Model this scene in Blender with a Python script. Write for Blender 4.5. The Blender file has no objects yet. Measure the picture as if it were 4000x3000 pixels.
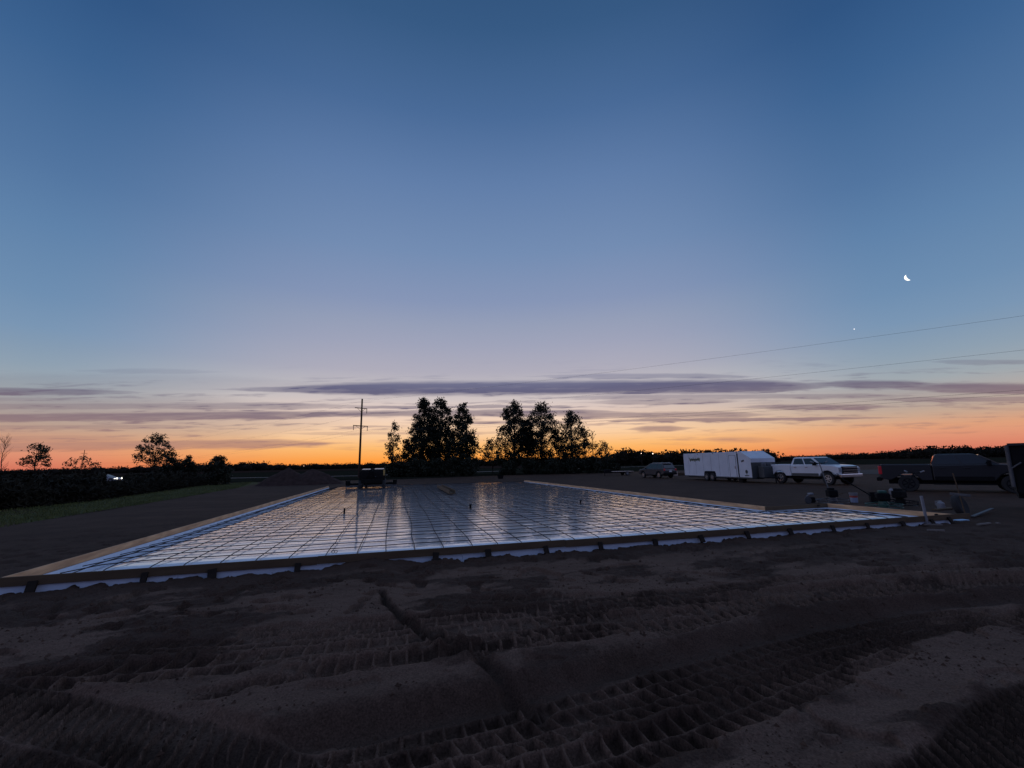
import bpy, bmesh, math, random
import numpy as np
from mathutils import Matrix, Vector

R = math.radians
S = bpy.context.scene
COL = S.collection

# ------------------------------------------------------------------ camera
FPX, PITCH, ROLL, CAMH = 1700.0, R(10.43), R(1.15), 1.9
_f = np.array([0, math.cos(PITCH), math.sin(PITCH)])
_u0 = np.array([0, -math.sin(PITCH), math.cos(PITCH)])
_r0 = np.array([1.0, 0, 0])
_r = _r0*math.cos(ROLL) - _u0*math.sin(ROLL)
_u = _u0*math.cos(ROLL) + _r0*math.sin(ROLL)
cam_d = bpy.data.cameras.new('camera')
cam_d.sensor_width = 36.0
cam_d.lens = 36.0*FPX/4000.0
cam_d.clip_start = 0.05
cam_d.clip_end = 20000
cam = bpy.data.objects.new('camera', cam_d)
COL.objects.link(cam)
M = Matrix.Identity(4)
for i in range(3):
    M[i][0], M[i][1], M[i][2] = _r[i], _u[i], -_f[i]
M[2][3] = CAMH
cam.matrix_world = M
S.camera = cam

S.view_settings.view_transform = 'Standard'
S.view_settings.look = 'None'
S.view_settings.exposure = 0.0
S.view_settings.gamma = 1.0
S.cycles.max_bounces = 6


def ray(x, y):
    d = _f*FPX + _r*(x-2000) - _u*(y-1500)
    return d/np.linalg.norm(d)


def gp(x, y, z=0.0):
    """where a sight line meets the plane at height z"""
    d = ray(x, y)
    t = (z-CAMH)/d[2]
    return Vector((d[0]*t, d[1]*t, z))


def at(x, y, Y):
    """where a sight line reaches the distance Y"""
    d = ray(x, y)
    t = Y/d[1]
    return Vector((d[0]*t, Y, CAMH+d[2]*t))


# ------------------------------------------------------------------ sky (dawn, sun still below the horizon)
def srgb(r, g, b):
    def f(c):
        c /= 255.0
        return c/12.92 if c <= 0.04045 else ((c+0.055)/1.055)**2.4
    return (f(r), f(g), f(b))


W = bpy.data.worlds.new('World')
S.world = W
W.use_nodes = True
wt = W.node_tree
wt.nodes.clear()


def N(tree, t, **kw):
    n = tree.nodes.new(t)
    for k, v in kw.items():
        setattr(n, k, v)
    return n


def wire(tree, a, b):
    tree.links.new(a, b)


def mth(tree, op, a, b=None, c=None, clamp=False):
    n = N(tree, 'ShaderNodeMath', operation=op)
    n.use_clamp = clamp
    for i, v in enumerate((a, b, c)):
        if v is None:
            continue
        if isinstance(v, (int, float)):
            n.inputs[i].default_value = v
        else:
            wire(tree, v, n.inputs[i])
    return n.outputs[0]


def sstep(tree, v, a, b):
    n = N(tree, 'ShaderNodeMapRange', interpolation_type='SMOOTHSTEP')
    wire(tree, v, n.inputs[0])
    n.inputs[1].default_value = a
    n.inputs[2].default_value = b
    return n.outputs[0]


def ramp(tree, fac, stops):
    n = N(tree, 'ShaderNodeValToRGB')
    cr = n.color_ramp
    while len(cr.elements) > 1:
        cr.elements.remove(cr.elements[-1])
    cr.elements[0].position = stops[0][0]
    cr.elements[0].color = (*stops[0][1], 1)
    for p, c in stops[1:]:
        e = cr.elements.new(p)
        e.color = (*c, 1)
    if fac is not None:
        wire(tree, fac, n.inputs[0])
    return n.outputs[0]


def mixc(tree, f, a, b, mode='MIX'):
    n = N(tree, 'ShaderNodeMix', data_type='RGBA', blend_type=mode)
    for idx, v in ((0, f), (6, a), (7, b)):
        if isinstance(v, (int, float)):
            n.inputs[idx].default_value = v
        elif isinstance(v, tuple):
            n.inputs[idx].default_value = (*v, 1)
        else:
            wire(tree, v, n.inputs[idx])
    return n.outputs[2]


def build_sky():
    t = wt
    tc = N(t, 'ShaderNodeTexCoord')
    sx = N(t, 'ShaderNodeSeparateXYZ')
    wire(t, tc.outputs['Generated'], sx.inputs[0])
    X, Y, Z = sx.outputs
    # elevation 0..1 = 0..90 degrees
    el = mth(t, 'MULTIPLY', mth(t, 'ARCSINE', Z), 1/R(90.0))
    hl = mth(t, 'SQRT', mth(t, 'ADD', mth(t, 'MULTIPLY', X, X), mth(t, 'MULTIPLY', Y, Y)))
    hl = mth(t, 'MAXIMUM', hl, 0.001)
    sa = R(-3.0)     # bearing of the glow
    dt = mth(t, 'ADD', mth(t, 'MULTIPLY', X, math.sin(sa)), mth(t, 'MULTIPLY', Y, math.cos(sa)))
    c = mth(t, 'DIVIDE', dt, hl)          # 1 towards the glow, -1 behind
    E = 90.0
    A = [(0.0, (255, 140, 55)), (0.8, (255, 161, 68)), (2.2, (254, 187, 110)), (3.8, (251, 206, 160)),
         (5.4, (246, 212, 184)), (7.0, (229, 207, 196)), (8.5, (208, 196, 195)), (10.2, (192, 186, 191)), (12, (176, 173, 187)),
         (15.5, (160, 164, 186)), (18, (150, 159, 184)), (21, (135, 150, 183)), (27, (116, 141, 179)), (35, (97, 126, 169)),
         (42, (74, 107, 152)), (49.6, (55, 90, 132)), (56, (46, 80, 121)), (75, (132, 154, 194))]  # zenith stop lies out of view, brightened to light slab and trailer
    B = [(0.0, (212, 110, 86)), (0.6, (215, 122, 98)), (1.7, (223, 146, 116)), (2.9, (224, 163, 126)), (4.0, (206, 174, 149)),
         (5.0, (188, 172, 160)), (6.3, (173, 169, 168)), (7.4, (160, 168, 174)), (9.7, (142, 160, 177)), (11.5, (131, 154, 178)),
         (13, (122, 150, 180)), (16, (110, 142, 177)), (22, (95, 130, 170)), (27, (82, 117, 160)), (36, (60, 98, 144)),
         (42, (48, 85, 131)), (50, (42, 75, 118)), (75, (132, 154, 194))]
    Cc = [(0.0, (172, 160, 186)), (5, (198, 182, 212)), (12, (208, 202, 240)), (25, (192, 202, 250)), (45, (155, 178, 230)), (60, (132, 158, 208)), (75, (132, 154, 194))]  # side sky out of view, brightened beyond dawn to light slab and trailer
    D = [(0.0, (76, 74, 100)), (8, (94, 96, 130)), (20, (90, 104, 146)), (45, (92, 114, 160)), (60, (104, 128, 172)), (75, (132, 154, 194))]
    rampf = lambda L: ramp(t, el, [(a/E, srgb(*b)) for a, b in L])
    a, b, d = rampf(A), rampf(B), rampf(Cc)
    fab = sstep(t, c, 0.69, 0.98)
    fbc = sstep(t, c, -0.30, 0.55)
    sky = mixc(t, fab, b, a)
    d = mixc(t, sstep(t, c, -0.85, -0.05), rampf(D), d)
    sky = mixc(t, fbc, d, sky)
    # ---- clouds: long thin streaks on the straight world lines p = x/y, q = z/y
    ym = mth(t, 'MAXIMUM', Y, 0.05)
    p = mth(t, 'DIVIDE', X, ym)
    q = mth(t, 'DIVIDE', Z, ym)
    cmb = N(t, 'ShaderNodeCombineXYZ')
    wire(t, mth(t, 'MULTIPLY', p, 1.6), cmb.inputs[0])
    wire(t, mth(t, 'MULTIPLY', q, 30.0), cmb.inputs[1])
    n1 = N(t, 'ShaderNodeTexNoise')
    n1.inputs['Scale'].default_value = 2.2
    n1.inputs['Detail'].default_value = 6
    n1.inputs['Roughness'].default_value = 0.62
    wire(t, cmb.outputs[0], n1.inputs['Vector'])
    cmb2 = N(t, 'ShaderNodeCombineXYZ')
    wire(t, mth(t, 'MULTIPLY', p, 9.0), cmb2.inputs[0])
    wire(t, mth(t, 'MULTIPLY', q, 90.0), cmb2.inputs[1])
    n2 = N(t, 'ShaderNodeTexNoise')
    n2.inputs['Scale'].default_value = 1.6
    n2.inputs['Detail'].default_value = 5
    wire(t, cmb2.outputs[0], n2.inputs['Vector'])
    # wobble of the streak edges
    wob = mth(t, 'MULTIPLY', mth(t, 'SUBTRACT', n1.outputs[0], 0.5), 0.010)
    wob2 = mth(t, 'MULTIPLY', mth(t, 'SUBTRACT', n2.outputs[0], 0.5), 0.009)
    qq = mth(t, 'ADD', q, mth(t, 'ADD', wob, wob2))

    def pq(x, y):
        r = ray(x, y)
        return r[0]/r[1], r[2]/r[1]
    # x0, x1, y at x0, y at x1, half thickness (photo units), strength
    bands = [
        (700, 3400, 1523, 1508, 23, 1.0, 900, 500), (3000, 3800, 1500, 1506, 15, 0.9, 400, 300),
        (3300, 4300, 1512, 1523, 19, 0.95, 500, 200), (2000, 3000, 1470, 1470, 10, 0.50, 400, 300),
        (-400, 1500, 1638, 1618, 16, 0.95, 200, 500), (850, 2520, 1621, 1611, 11, 0.75, 400, 250),
        (-400, 620, 1527, 1534, 13, 0.80, 200, 350), (-400, 1600, 1590, 1586, 13, 0.62, 200, 600),
        (-400, 1420, 1750, 1730, 16, 0.85, 200, 450), (-400, 700, 1716, 1716, 14, 0.60, 200, 350),
        (-400, 950, 1672, 1666, 9, 0.65, 200, 400), (1250, 2280, 1591, 1590, 5, 0.65, 250, 100),
        (1500, 2400, 1652, 1648, 5, 0.60, 300, 300), (2000, 3650, 1554, 1546, 9, 0.55, 500, 300),
        (2250, 2950, 1572, 1566, 11, 0.55, 200, 200), (-400, 500, 1560, 1562, 8, 0.45, 200, 300),
        (2800, 3580, 1592, 1588, 10, 0.75, 250, 250), (2120, 3080, 1624, 1620, 11, 0.75, 200, 250),
        (2250, 3620, 1645, 1632, 6, 0.90, 400, 350), (2420, 2750, 1677, 1672, 9, 0.80, 120, 150),
        (2680, 3100, 1716, 1722, 10, 0.40, 150, 180), (3300, 4300, 1562, 1560, 9, 0.72, 300, 200),
        (1250, 1650, 1668, 1666, 4, 0.50, 150, 200), (1000, 2100, 1696, 1690, 5, 0.35, 300, 300),
        (3600, 4200, 1415, 1415, 8, 0.35, 150, 200), (250, 950, 1448, 1454, 9, 0.20, 250, 300),
        (3000, 3500, 1752, 1744, 6, 0.20, 150, 180), (3650, 4300, 1600, 1598, 7, 0.35, 200, 200),
        (-500, 1500, 1640, 1650, 95, 0.36, 200, 900), (2100, 4300, 1590, 1570, 60, 0.16, 500, 300),
        (-400, 1500, 1500, 1500, 34, 0.16, 200, 900),
    ]
    cov = None
    for x0, x1, ya, yb, hw, st, fa, fb in bands:
        p0, q0 = pq(x0, ya)
        p1, q1 = pq(x1, yb)
        k = (q1-q0)/(p1-p0)
        line = mth(t, 'MULTIPLY_ADD', p, k, q0-k*p0)
        dist = mth(t, 'ABSOLUTE', mth(t, 'SUBTRACT', qq, line))
        h = hw/FPX
        mx = mth(t, 'MULTIPLY', sstep(t, p, p0, p0+fa/FPX), sstep(t, p, p1, p1-fb/FPX))
        dn = mth(t, 'DIVIDE', dist, mth(t, 'MULTIPLY_ADD', mx, h, h*0.06))
        m = sstep(t, dn, 1.55, 0.55)
        m = mth(t, 'MULTIPLY', mth(t, 'MULTIPLY', m, mth(t, 'SQRT', mx)), st)
        cov = m if cov is None else mth(t, 'MAXIMUM', cov, m)
    # general faint streaking low down
    lo = mth(t, 'MULTIPLY', sstep(t, q, 0.02, 0.06), sstep(t, q, 0.26, 0.14))
    fine = mth(t, 'MULTIPLY', mth(t, 'MULTIPLY', sstep(t, mth(t, 'ADD', n1.outputs[0], mth(t, 'MULTIPLY', n2.outputs[0], 0.6)), 0.82, 1.05), lo), 0.6)
    cov = mth(t, 'ADD', mth(t, 'MULTIPLY', cov, mth(t, 'ADD', 0.55, mth(t, 'ADD', mth(t, 'MULTIPLY', n1.outputs[0], 0.45), mth(t, 'MULTIPLY', n2.outputs[0], 0.5)))), fine, clamp=True)
    cov = mth(t, 'MULTIPLY', cov, sstep(t, Y, 0.05, 0.3))
    cloud_c = ramp(t, el, [(a/E, srgb(*b)) for a, b in
                           [(0.5, (205, 120, 80)), (2.5, (178, 132, 118)), (4.5, (142, 117, 122)), (7.0, (112, 101, 120)),
                            (9.5, (86, 86, 120)), (14, (140, 146, 176))]])
    sky = mixc(t, mth(t, 'MULTIPLY', cov, 0.92), sky, cloud_c)
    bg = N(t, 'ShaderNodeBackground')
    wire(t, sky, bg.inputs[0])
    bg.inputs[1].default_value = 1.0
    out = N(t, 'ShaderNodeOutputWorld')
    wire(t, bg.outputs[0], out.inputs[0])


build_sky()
# (the sun is still under the horizon: the twilight sky lights the scene, brightened where it is out of view)


# ------------------------------------------------------------------ materials
def mat(name, col, rough=0.8, metal=0.0, var=0.0, vscale=3.0, bump=0.0, bscale=20.0, col2=None, spec=None, coat=0.0,
        emit=None, estr=0.0, stretch=None, alpha=None, detail=5):
    m = bpy.data.materials.new(name)
    m.use_nodes = True
    t = m.node_tree
    b = t.nodes['Principled BSDF']
    b.inputs['Base Color'].default_value = (*col, 1)
    b.inputs['Roughness'].default_value = rough
    b.inputs['Metallic'].default_value = metal
    if spec is not None:
        b.inputs['Specular IOR Level'].default_value = spec
    if coat:
        b.inputs['Coat Weight'].default_value = coat
        b.inputs['Coat Roughness'].default_value = 0.08
    if emit:
        b.inputs['Emission Color'].default_value = (*emit, 1)
        b.inputs['Emission Strength'].default_value = estr
    if var > 0 or bump > 0:
        tc = N(t, 'ShaderNodeTexCoord')
        mp = N(t, 'ShaderNodeMapping')
        wire(t, tc.outputs['Object'], mp.inputs[0])
        if stretch:
            mp.inputs['Scale'].default_value = stretch
    if var > 0:
        n = N(t, 'ShaderNodeTexNoise')
        n.inputs['Scale'].default_value = vscale
        n.inputs['Detail'].default_value = detail
        wire(t, mp.outputs[0], n.inputs['Vector'])
        c2 = col2 or tuple(c*(1-var) for c in col)
        c1 = col if col2 else tuple(min(1, c*(1+var)) for c in col)
        o = ramp(t, n.outputs[0], [(0.30, c2), (0.70, c1)])
        wire(t, o, b.inputs['Base Color'])
    if bump > 0:
        n = N(t, 'ShaderNodeTexNoise')
        n.inputs['Scale'].default_value = bscale
        n.inputs['Detail'].default_value = detail
        wire(t, mp.outputs[0], n.inputs['Vector'])
        bp = N(t, 'ShaderNodeBump')
        bp.inputs['Strength'].default_value = bump
        bp.inputs['Distance'].default_value = 0.05
        wire(t, n.outputs[0], bp.inputs['Height'])
        wire(t, bp.outputs[0], b.inputs['Normal'])
    return m


MT = {}


def soil_material():
    """dug-over sand; sheen on smooth ground and shade in ruts put into the colour"""
    m = bpy.data.materials.new('soil')
    m.use_nodes = True
    t = m.node_tree
    b = t.nodes['Principled BSDF']
    b.inputs['Specular IOR Level'].default_value = 0.06
    b.inputs['Roughness'].default_value = 0.9
    tc = N(t, 'ShaderNodeTexCoord')
    at_ = N(t, 'ShaderNodeAttribute', attribute_name='sheen_tone')

    def noise(sc, det, ro=0.6):
        n = N(t, 'ShaderNodeTexNoise')
        n.inputs['Scale'].default_value = sc
        n.inputs['Detail'].default_value = det
        n.inputs['Roughness'].default_value = ro
        wire(t, tc.outputs['Object'], n.inputs['Vector'])
        return n.outputs[0]
    shade_soil = ramp(t, noise(0.7, 8), [(0.3, (0.040, 0.025, 0.018)), (0.7, (0.068, 0.042, 0.031))])
    sheen_soil = ramp(t, noise(1.3, 8), [(0.3, (0.092, 0.057, 0.041)), (0.7, (0.127, 0.080, 0.058))])
    f = sstep(t, mth(t, 'ADD', at_.outputs['Fac'], mth(t, 'MULTIPLY', mth(t, 'SUBTRACT', noise(11, 9, 0.7), 0.5), 1.1)), 0.2, 0.8)
    col = mixc(t, f, shade_soil, sheen_soil)
    grain = ramp(t, noise(60, 4, 0.7), [(0.3, (0.52, 0.52, 0.52)), (0.7, (1.45, 1.45, 1.45))])
    col = mixc(t, 1.0, col, grain, 'MULTIPLY')
    wire(t, col, b.inputs['Base Color'])
    bp = N(t, 'ShaderNodeBump')
    bp.inputs['Strength'].default_value = 0.5
    bp.inputs['Distance'].default_value = 0.02
    wire(t, mth(t, 'ADD', noise(30, 8, 0.65), mth(t, 'MULTIPLY', noise(6, 4), 1.0)), bp.inputs['Height'])
    wire(t, bp.outputs[0], b.inputs['Normal'])
    return m


def build_materials():
    m = MT
    m['soil'] = soil_material()
    m['slatwood'] = mat('grey_slat', (0.20, 0.17, 0.15), 0.9, var=0.2, vscale=5, spec=0.1)
    m['clod'] = mat('clod_soil', (0.062, 0.038, 0.027), 0.95, var=0.4, vscale=9, spec=0.1)
    m['mound'] = mat('mound_soil', (0.044, 0.027, 0.023), 0.98, var=0.3, vscale=2.5, bump=0.8, bscale=9, spec=0.1)
    m['grass'] = mat('grass_ground', (0.050, 0.055, 0.019), 0.95, var=0.35, vscale=1.2, bump=0.6, bscale=14, spec=0.1)
    m['blade'] = mat('grass_blades', (0.090, 0.100, 0.032), 0.8, var=0.35, vscale=0.5, spec=0.2)
    m['brush'] = mat('brush_leaves', (0.020, 0.019, 0.012), 0.85, var=0.4, vscale=0.5, spec=0.15)
    m['field'] = mat('field_crop', (0.032, 0.021, 0.017), 0.95, var=0.3, vscale=0.08, stretch=(0.3, 2, 1), spec=0.0)
    m['field2'] = mat('field_green', (0.020, 0.020, 0.014), 0.95, var=0.3, vscale=0.08, stretch=(0.3, 2, 1), spec=0.0)
    m['gravel'] = mat('gravel_road', (0.17, 0.145, 0.13), 0.95, var=0.2, vscale=1.5, bump=0.4, bscale=15, spec=0.2)
    m['lot'] = mat('gravel_lot', (0.046, 0.043, 0.038), 0.95, var=0.25, vscale=0.5, bump=0.4, bscale=15, spec=0.2)
    m['leaf'] = mat('tree_leaves', (0.018, 0.021, 0.010), 0.7, var=0.45, vscale=0.7, spec=0.25)
    m['leaf2'] = mat('light_leaves', (0.030, 0.034, 0.014), 0.7, var=0.4, vscale=0.7, spec=0.25)
    m['farleaf'] = mat('far_leaves', (0.018, 0.015, 0.011), 0.9, var=0.4, vscale=0.15, spec=0.1)
    m['bark'] = mat('bark', (0.035, 0.027, 0.020), 0.95, var=0.3, vscale=6, bump=0.5, bscale=20, spec=0.1)
    m['pole'] = mat('pole_wood', (0.055, 0.035, 0.025), 0.9, var=0.3, vscale=2, stretch=(6, 6, 0.4), spec=0.1)
    m['wire'] = mat('wire', (0.05, 0.05, 0.055), 0.6)
    m['ceramic'] = mat('insulator', (0.10, 0.09, 0.09), 0.35)
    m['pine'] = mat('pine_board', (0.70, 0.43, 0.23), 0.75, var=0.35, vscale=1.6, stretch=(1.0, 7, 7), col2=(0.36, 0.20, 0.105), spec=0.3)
    m['dim_pine'] = mat('dim_board', (0.125, 0.084, 0.050), 0.85, var=0.3, vscale=1.6, stretch=(1.0, 7, 7), col2=(0.085, 0.056, 0.034), spec=0.2)  # pine with the shade of camera-facing form boards put in; also loose boards
    m['block'] = mat('stained_block', (0.022, 0.017, 0.014), 0.9, var=0.3, vscale=6, spec=0.1)
    m['foam'] = mat('foam_edge', (0.62, 0.70, 0.80), 0.75, var=0.06, vscale=5, bump=0.15, bscale=60, spec=0.3)
    m['rebar'] = mat('rusty_steel', (0.030, 0.024, 0.024), 0.75, metal=0.3, var=0.3, vscale=8, bump=0.3, bscale=90)
    m['white'] = mat('white_paint', (0.64, 0.65, 0.67), 0.35, var=0.05, vscale=1.5, coat=0.5)
    m['tside'] = mat('white_sheet', (0.66, 0.67, 0.70), 0.55, var=0.07, vscale=1.2, bump=0.05, bscale=4, spec=0.3)
    m['alu'] = mat('grey_sheet', (0.08, 0.083, 0.083), 0.6, metal=0.3, var=0.15, vscale=2)
    m['dgrey'] = mat('dark_grey_paint', (0.036, 0.036, 0.041), 0.45, var=0.1, vscale=2, coat=0.12)
    m['navy'] = mat('dark_blue_paint', (0.007, 0.008, 0.011), 0.5, var=0.1, vscale=2, coat=0.12)
    m['silver'] = mat('silver_paint', (0.40, 0.41, 0.43), 0.35, metal=0.3, coat=0.6)
    m['black'] = mat('black_plastic', (0.008, 0.008, 0.009), 0.85, spec=0.15, var=0.2, vscale=5)
    m['soot'] = mat('dark_hood', (0.009, 0.008, 0.007), 0.6, var=0.2, vscale=4, spec=0.08)
    m['rubber'] = mat('rubber', (0.022, 0.021, 0.021), 0.9, bump=0.3, bscale=30)
    m['rim'] = mat('alloy', (0.45, 0.45, 0.46), 0.35, metal=0.8, var=0.1, vscale=5)
    m['glass'] = mat('tinted_glass', (0.012, 0.014, 0.016), 0.06, spec=0.6)
    m['chrome'] = mat('chrome', (0.55, 0.56, 0.58), 0.18, metal=1.0, var=0.08, vscale=4)
    m['red'] = mat('red_lens', (0.62, 0.02, 0.03), 0.25, var=0.1, vscale=6, coat=0.5)
    m['lamp'] = mat('clear_lens', (0.30, 0.32, 0.34), 0.15, var=0.1, vscale=6)
    m['lit'] = mat('lit_headlight', (1, 1, 1), 0.3, emit=(1.0, 0.95, 0.82), estr=4.0)
    m['yard'] = mat('lit_yard_lamp', (1, 1, 1), 0.3, emit=(1.0, 0.72, 0.55), estr=2.5)
    m['yellow'] = mat('glow_hood', (0.34, 0.22, 0.06), 0.40, var=0.15, vscale=3, coat=0.3)  # warm light on the screed's hood corner put into the colour
    m['hoodtop'] = mat('sheen_hood', (0.36, 0.32, 0.26), 0.25, metal=0.7, var=0.1, vscale=3, coat=0.6)  # bright sky sheen on the hood tops put into the colour
    m['green'] = mat('green_paint', (0.022, 0.075, 0.055), 0.55, var=0.3, vscale=6)
    m['steel'] = mat('worn_steel', (0.10, 0.10, 0.105), 0.6, metal=0.5, var=0.3, vscale=5)
    m['pvc'] = mat('white_pvc', (0.20, 0.20, 0.215), 0.45, var=0.06, vscale=6)
    m['bred'] = mat('bucket_band', (0.40, 0.06, 0.04), 0.5, var=0.1, vscale=6)
    m['bblue'] = mat('bucket_wall', (0.30, 0.34, 0.45), 0.5, var=0.1, vscale=6)
    m['decal'] = mat('dark_decal', (0.05, 0.055, 0.05), 0.6, var=0.2, vscale=6)
    m['decal2'] = mat('olive_decal', (0.20, 0.21, 0.14), 0.6, var=0.2, vscale=6)
    m['concrete'] = mat('pale_block', (0.46, 0.35, 0.29), 0.9, var=0.15, vscale=4, bump=0.2, bscale=20)
    m['bluefoam'] = mat('blue_foam', (0.30, 0.46, 0.60), 0.8, var=0.1, vscale=5, bump=0.2, bscale=30)
    m['moon'] = mat('moonlight', (1, 1, 1), 0.5, emit=(1.0, 0.97, 0.84), estr=1.6)
    m['planet'] = mat('planetlight', (1, 1, 1), 0.5, emit=(1.0, 0.97, 0.92), estr=1.2)
    # the wet foil-like vapour sheet over the foam
    s = bpy.data.materials.new('wet_foil_sheet')
    s.use_nodes = True
    t = s.node_tree
    b = t.nodes['Principled BSDF']
    b.inputs['Roughness'].default_value = 0.10
    b.inputs['Metallic'].default_value = 0.35
    b.inputs['IOR'].default_value = 1.7
    tc = N(t, 'ShaderNodeTexCoord')
    n = N(t, 'ShaderNodeTexNoise')
    n.inputs['Scale'].default_value = 0.55
    n.inputs['Detail'].default_value = 6
    wire(t, tc.outputs['Object'], n.inputs['Vector'])
    col = ramp(t, n.outputs[0], [(0.30, (0.90, 0.84, 0.83)), (0.5, (0.96, 0.91, 0.88)), (0.75, (0.98, 0.94, 0.90))])
    # muddy boot dirt in patches
    n3 = N(t, 'ShaderNodeTexNoise')
    n3.inputs['Scale'].default_value = 0.9
    n3.inputs['Detail'].default_value = 9
    n3.inputs['Roughness'].default_value = 0.75
    wire(t, tc.outputs['Object'], n3.inputs['Vector'])
    dirt = sstep(t, n3.outputs[0], 0.63, 0.80)
    col = mixc(t, mth(t, 'MULTIPLY', dirt, 0.8), col, (0.13, 0.10, 0.09))
    wire(t, col, b.inputs['Base Color'])
    rg = mth(t, 'ADD', 0.05, mth(t, 'MULTIPLY', dirt, 0.3))
    wire(t, rg, b.inputs['Roughness'])
    mp = N(t, 'ShaderNodeMapping')
    mp.inputs['Scale'].default_value = (0.45, 1.9, 1)
    wire(t, tc.outputs['Object'], mp.inputs[0])
    w1 = N(t, 'ShaderNodeTexNoise')
    w1.inputs['Scale'].default_value = 2.6
    w1.inputs['Detail'].default_value = 4
    w1.inputs['Roughness'].default_value = 0.5
    w1.inputs['Distortion'].default_value = 0.6
    wire(t, mp.outputs[0], w1.inputs['Vector'])
    bp = N(t, 'ShaderNodeBump')
    bp.inputs['Strength'].default_value = 0.17
    bp.inputs['Distance'].default_value = 0.03
    wire(t, w1.outputs[0], bp.inputs['Height'])
    wire(t, bp.outputs[0], b.inputs['Normal'])
    m['sheet'] = s


build_materials()


# ------------------------------------------------------------------ mesh helpers
class MB:
    def __init__(self):
        self.v, self.f = [], []

    def add(self, vs, fs):
        o = len(self.v)
        self.v += [tuple(p) for p in vs]
        self.f += [tuple(i+o for i in f) for f in fs]
        return self

    def box(self, c, s, rz=0.0, ry=0.0, rx=0.0, bev=0.0):
        hx, hy, hz = s[0]/2, s[1]/2, s[2]/2
        m = Matrix.Rotation(rz, 3, 'Z') @ Matrix.Rotation(ry, 3, 'Y') @ Matrix.Rotation(rx, 3, 'X')
        c = Vector(c)
        if bev <= 0:
            vs = [m @ Vector((x*hx, y*hy, z*hz)) + c for x in (-1, 1) for y in (-1, 1) for z in (-1, 1)]
            return self.add(vs, [(0, 1, 3, 2), (4, 6, 7, 5), (0, 4, 5, 1), (2, 3, 7, 6), (0, 2, 6, 4), (1, 5, 7, 3)])
        bm = bmesh.new()
        bmesh.ops.create_cube(bm, size=1)
        for q in bm.verts:
            q.co = Vector((q.co.x*s[0], q.co.y*s[1], q.co.z*s[2]))
        bmesh.ops.bevel(bm, geom=bm.edges[:], offset=min(bev, min(s)*0.45), segments=2, affect='EDGES', profile=0.6)
        bm.verts.index_update()
        self.add([m @ q.co + c for q in bm.verts], [[q.index for q in f.verts] for f in bm.faces])
        bm.free()
        return self

    def prism(self, poly, y0, y1, taper=None):
        """closed outline in x,z pushed along y (poly counter-clockwise seen from -y)"""
        n = len(poly)
        a = [(x, y0, z) for x, z in poly]
        b = [(x, y1, z) for x, z in poly]
        fs = [tuple(range(n)), tuple(range(2*n-1, n-1, -1))]
        fs += [(i, i+n, (i+1) % n+n, (i+1) % n) for i in range(n)]
        return self.add(a+b, fs)

    def loft(self, rings, cap=True, close=True):
        n = len(rings[0])
        vs = [p for r in rings for p in r]
        fs = []
        for k in range(len(rings)-1):
            for i in range(n if close else n-1):
                j = (i+1) % n
                fs.append((k*n+i, k*n+j, (k+1)*n+j, (k+1)*n+i))
        if cap:
            fs.append(tuple(range(n-1, -1, -1)))
            fs.append(tuple((len(rings)-1)*n+i for i in range(n)))
        return self.add(vs, fs)

    def tube(self, pts, r, n=8, r1=None):
        pts = [Vector(p) for p in pts]
        rings = []
        for k, p in enumerate(pts):
            d = (pts[min(k+1, len(pts)-1)]-pts[max(k-1, 0)])
            if d.length < 1e-9:
                d = Vector((0, 0, 1))
            d.normalize()
            a = d.orthogonal().normalized() if k == 0 else (a - d*a.dot(d)).normalized()
            b = d.cross(a)
            rr = r if r1 is None else r + (r1-r)*k/max(1, len(pts)-1)
            rings.append([p + (a*math.cos(2*math.pi*i/n) + b*math.sin(2*math.pi*i/n))*rr for i in range(n)])
        return self.loft(rings)

    def lathe(self, prof, c=(0, 0, 0), axis='z', n=24):
        """prof: list of (radius, height)"""
        rings = []
        for r, h in prof:
            ring = []
            for i in range(n):
                a = 2*math.pi*i/n
                x, y = r*math.cos(a), r*math.sin(a)
                p = {'z': (x, y, h), 'y': (x, h, y), 'x': (h, x, y)}[axis]
                ring.append((p[0]+c[0], p[1]+c[1], p[2]+c[2]))
            rings.append(ring)
        return self.loft(rings)

    def build(self, name, m, parent=None, smooth=False, bevel=0.0):
        me = bpy.data.meshes.new(name)
        me.from_pydata(self.v, [], self.f)
        me.update()
        if m is not None:
            me.materials.append(MT[m] if isinstance(m, str) else m)
        bm = bmesh.new()
        bm.from_mesh(me)
        bmesh.ops.recalc_face_normals(bm, faces=bm.faces[:])
        bm.to_mesh(me)
        bm.free()
        if smooth:
            me.polygons.foreach_set('use_smooth', [True]*len(me.polygons))
            try:
                me.set_sharp_from_angle(angle=R(40))
            except Exception:
                pass
        o = bpy.data.objects.new(name, me)
        COL.objects.link(o)
        if parent:
            o.parent = parent
        if bevel:
            md = o.modifiers.new('bevel', 'BEVEL')
            md.width = bevel
            md.segments = 2
            md.limit_method = 'ANGLE'
            md.angle_limit = R(35)
        return o


def tag(o, label=None, cat=None, group=None, kind=None):
    if label:
        o['label'] = label
    if cat:
        o['category'] = cat
    if group:
        o['group'] = group
    if kind:
        o['kind'] = kind
    return o


def thing(name, label, cat, loc=(0, 0, 0), rz=0.0, group=None):
    o = bpy.data.objects.new(name, None)
    o.empty_display_size = 0.2
    COL.objects.link(o)
    o.location = loc
    o.rotation_euler = (0, 0, rz)
    return tag(o, label, cat, group)


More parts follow.
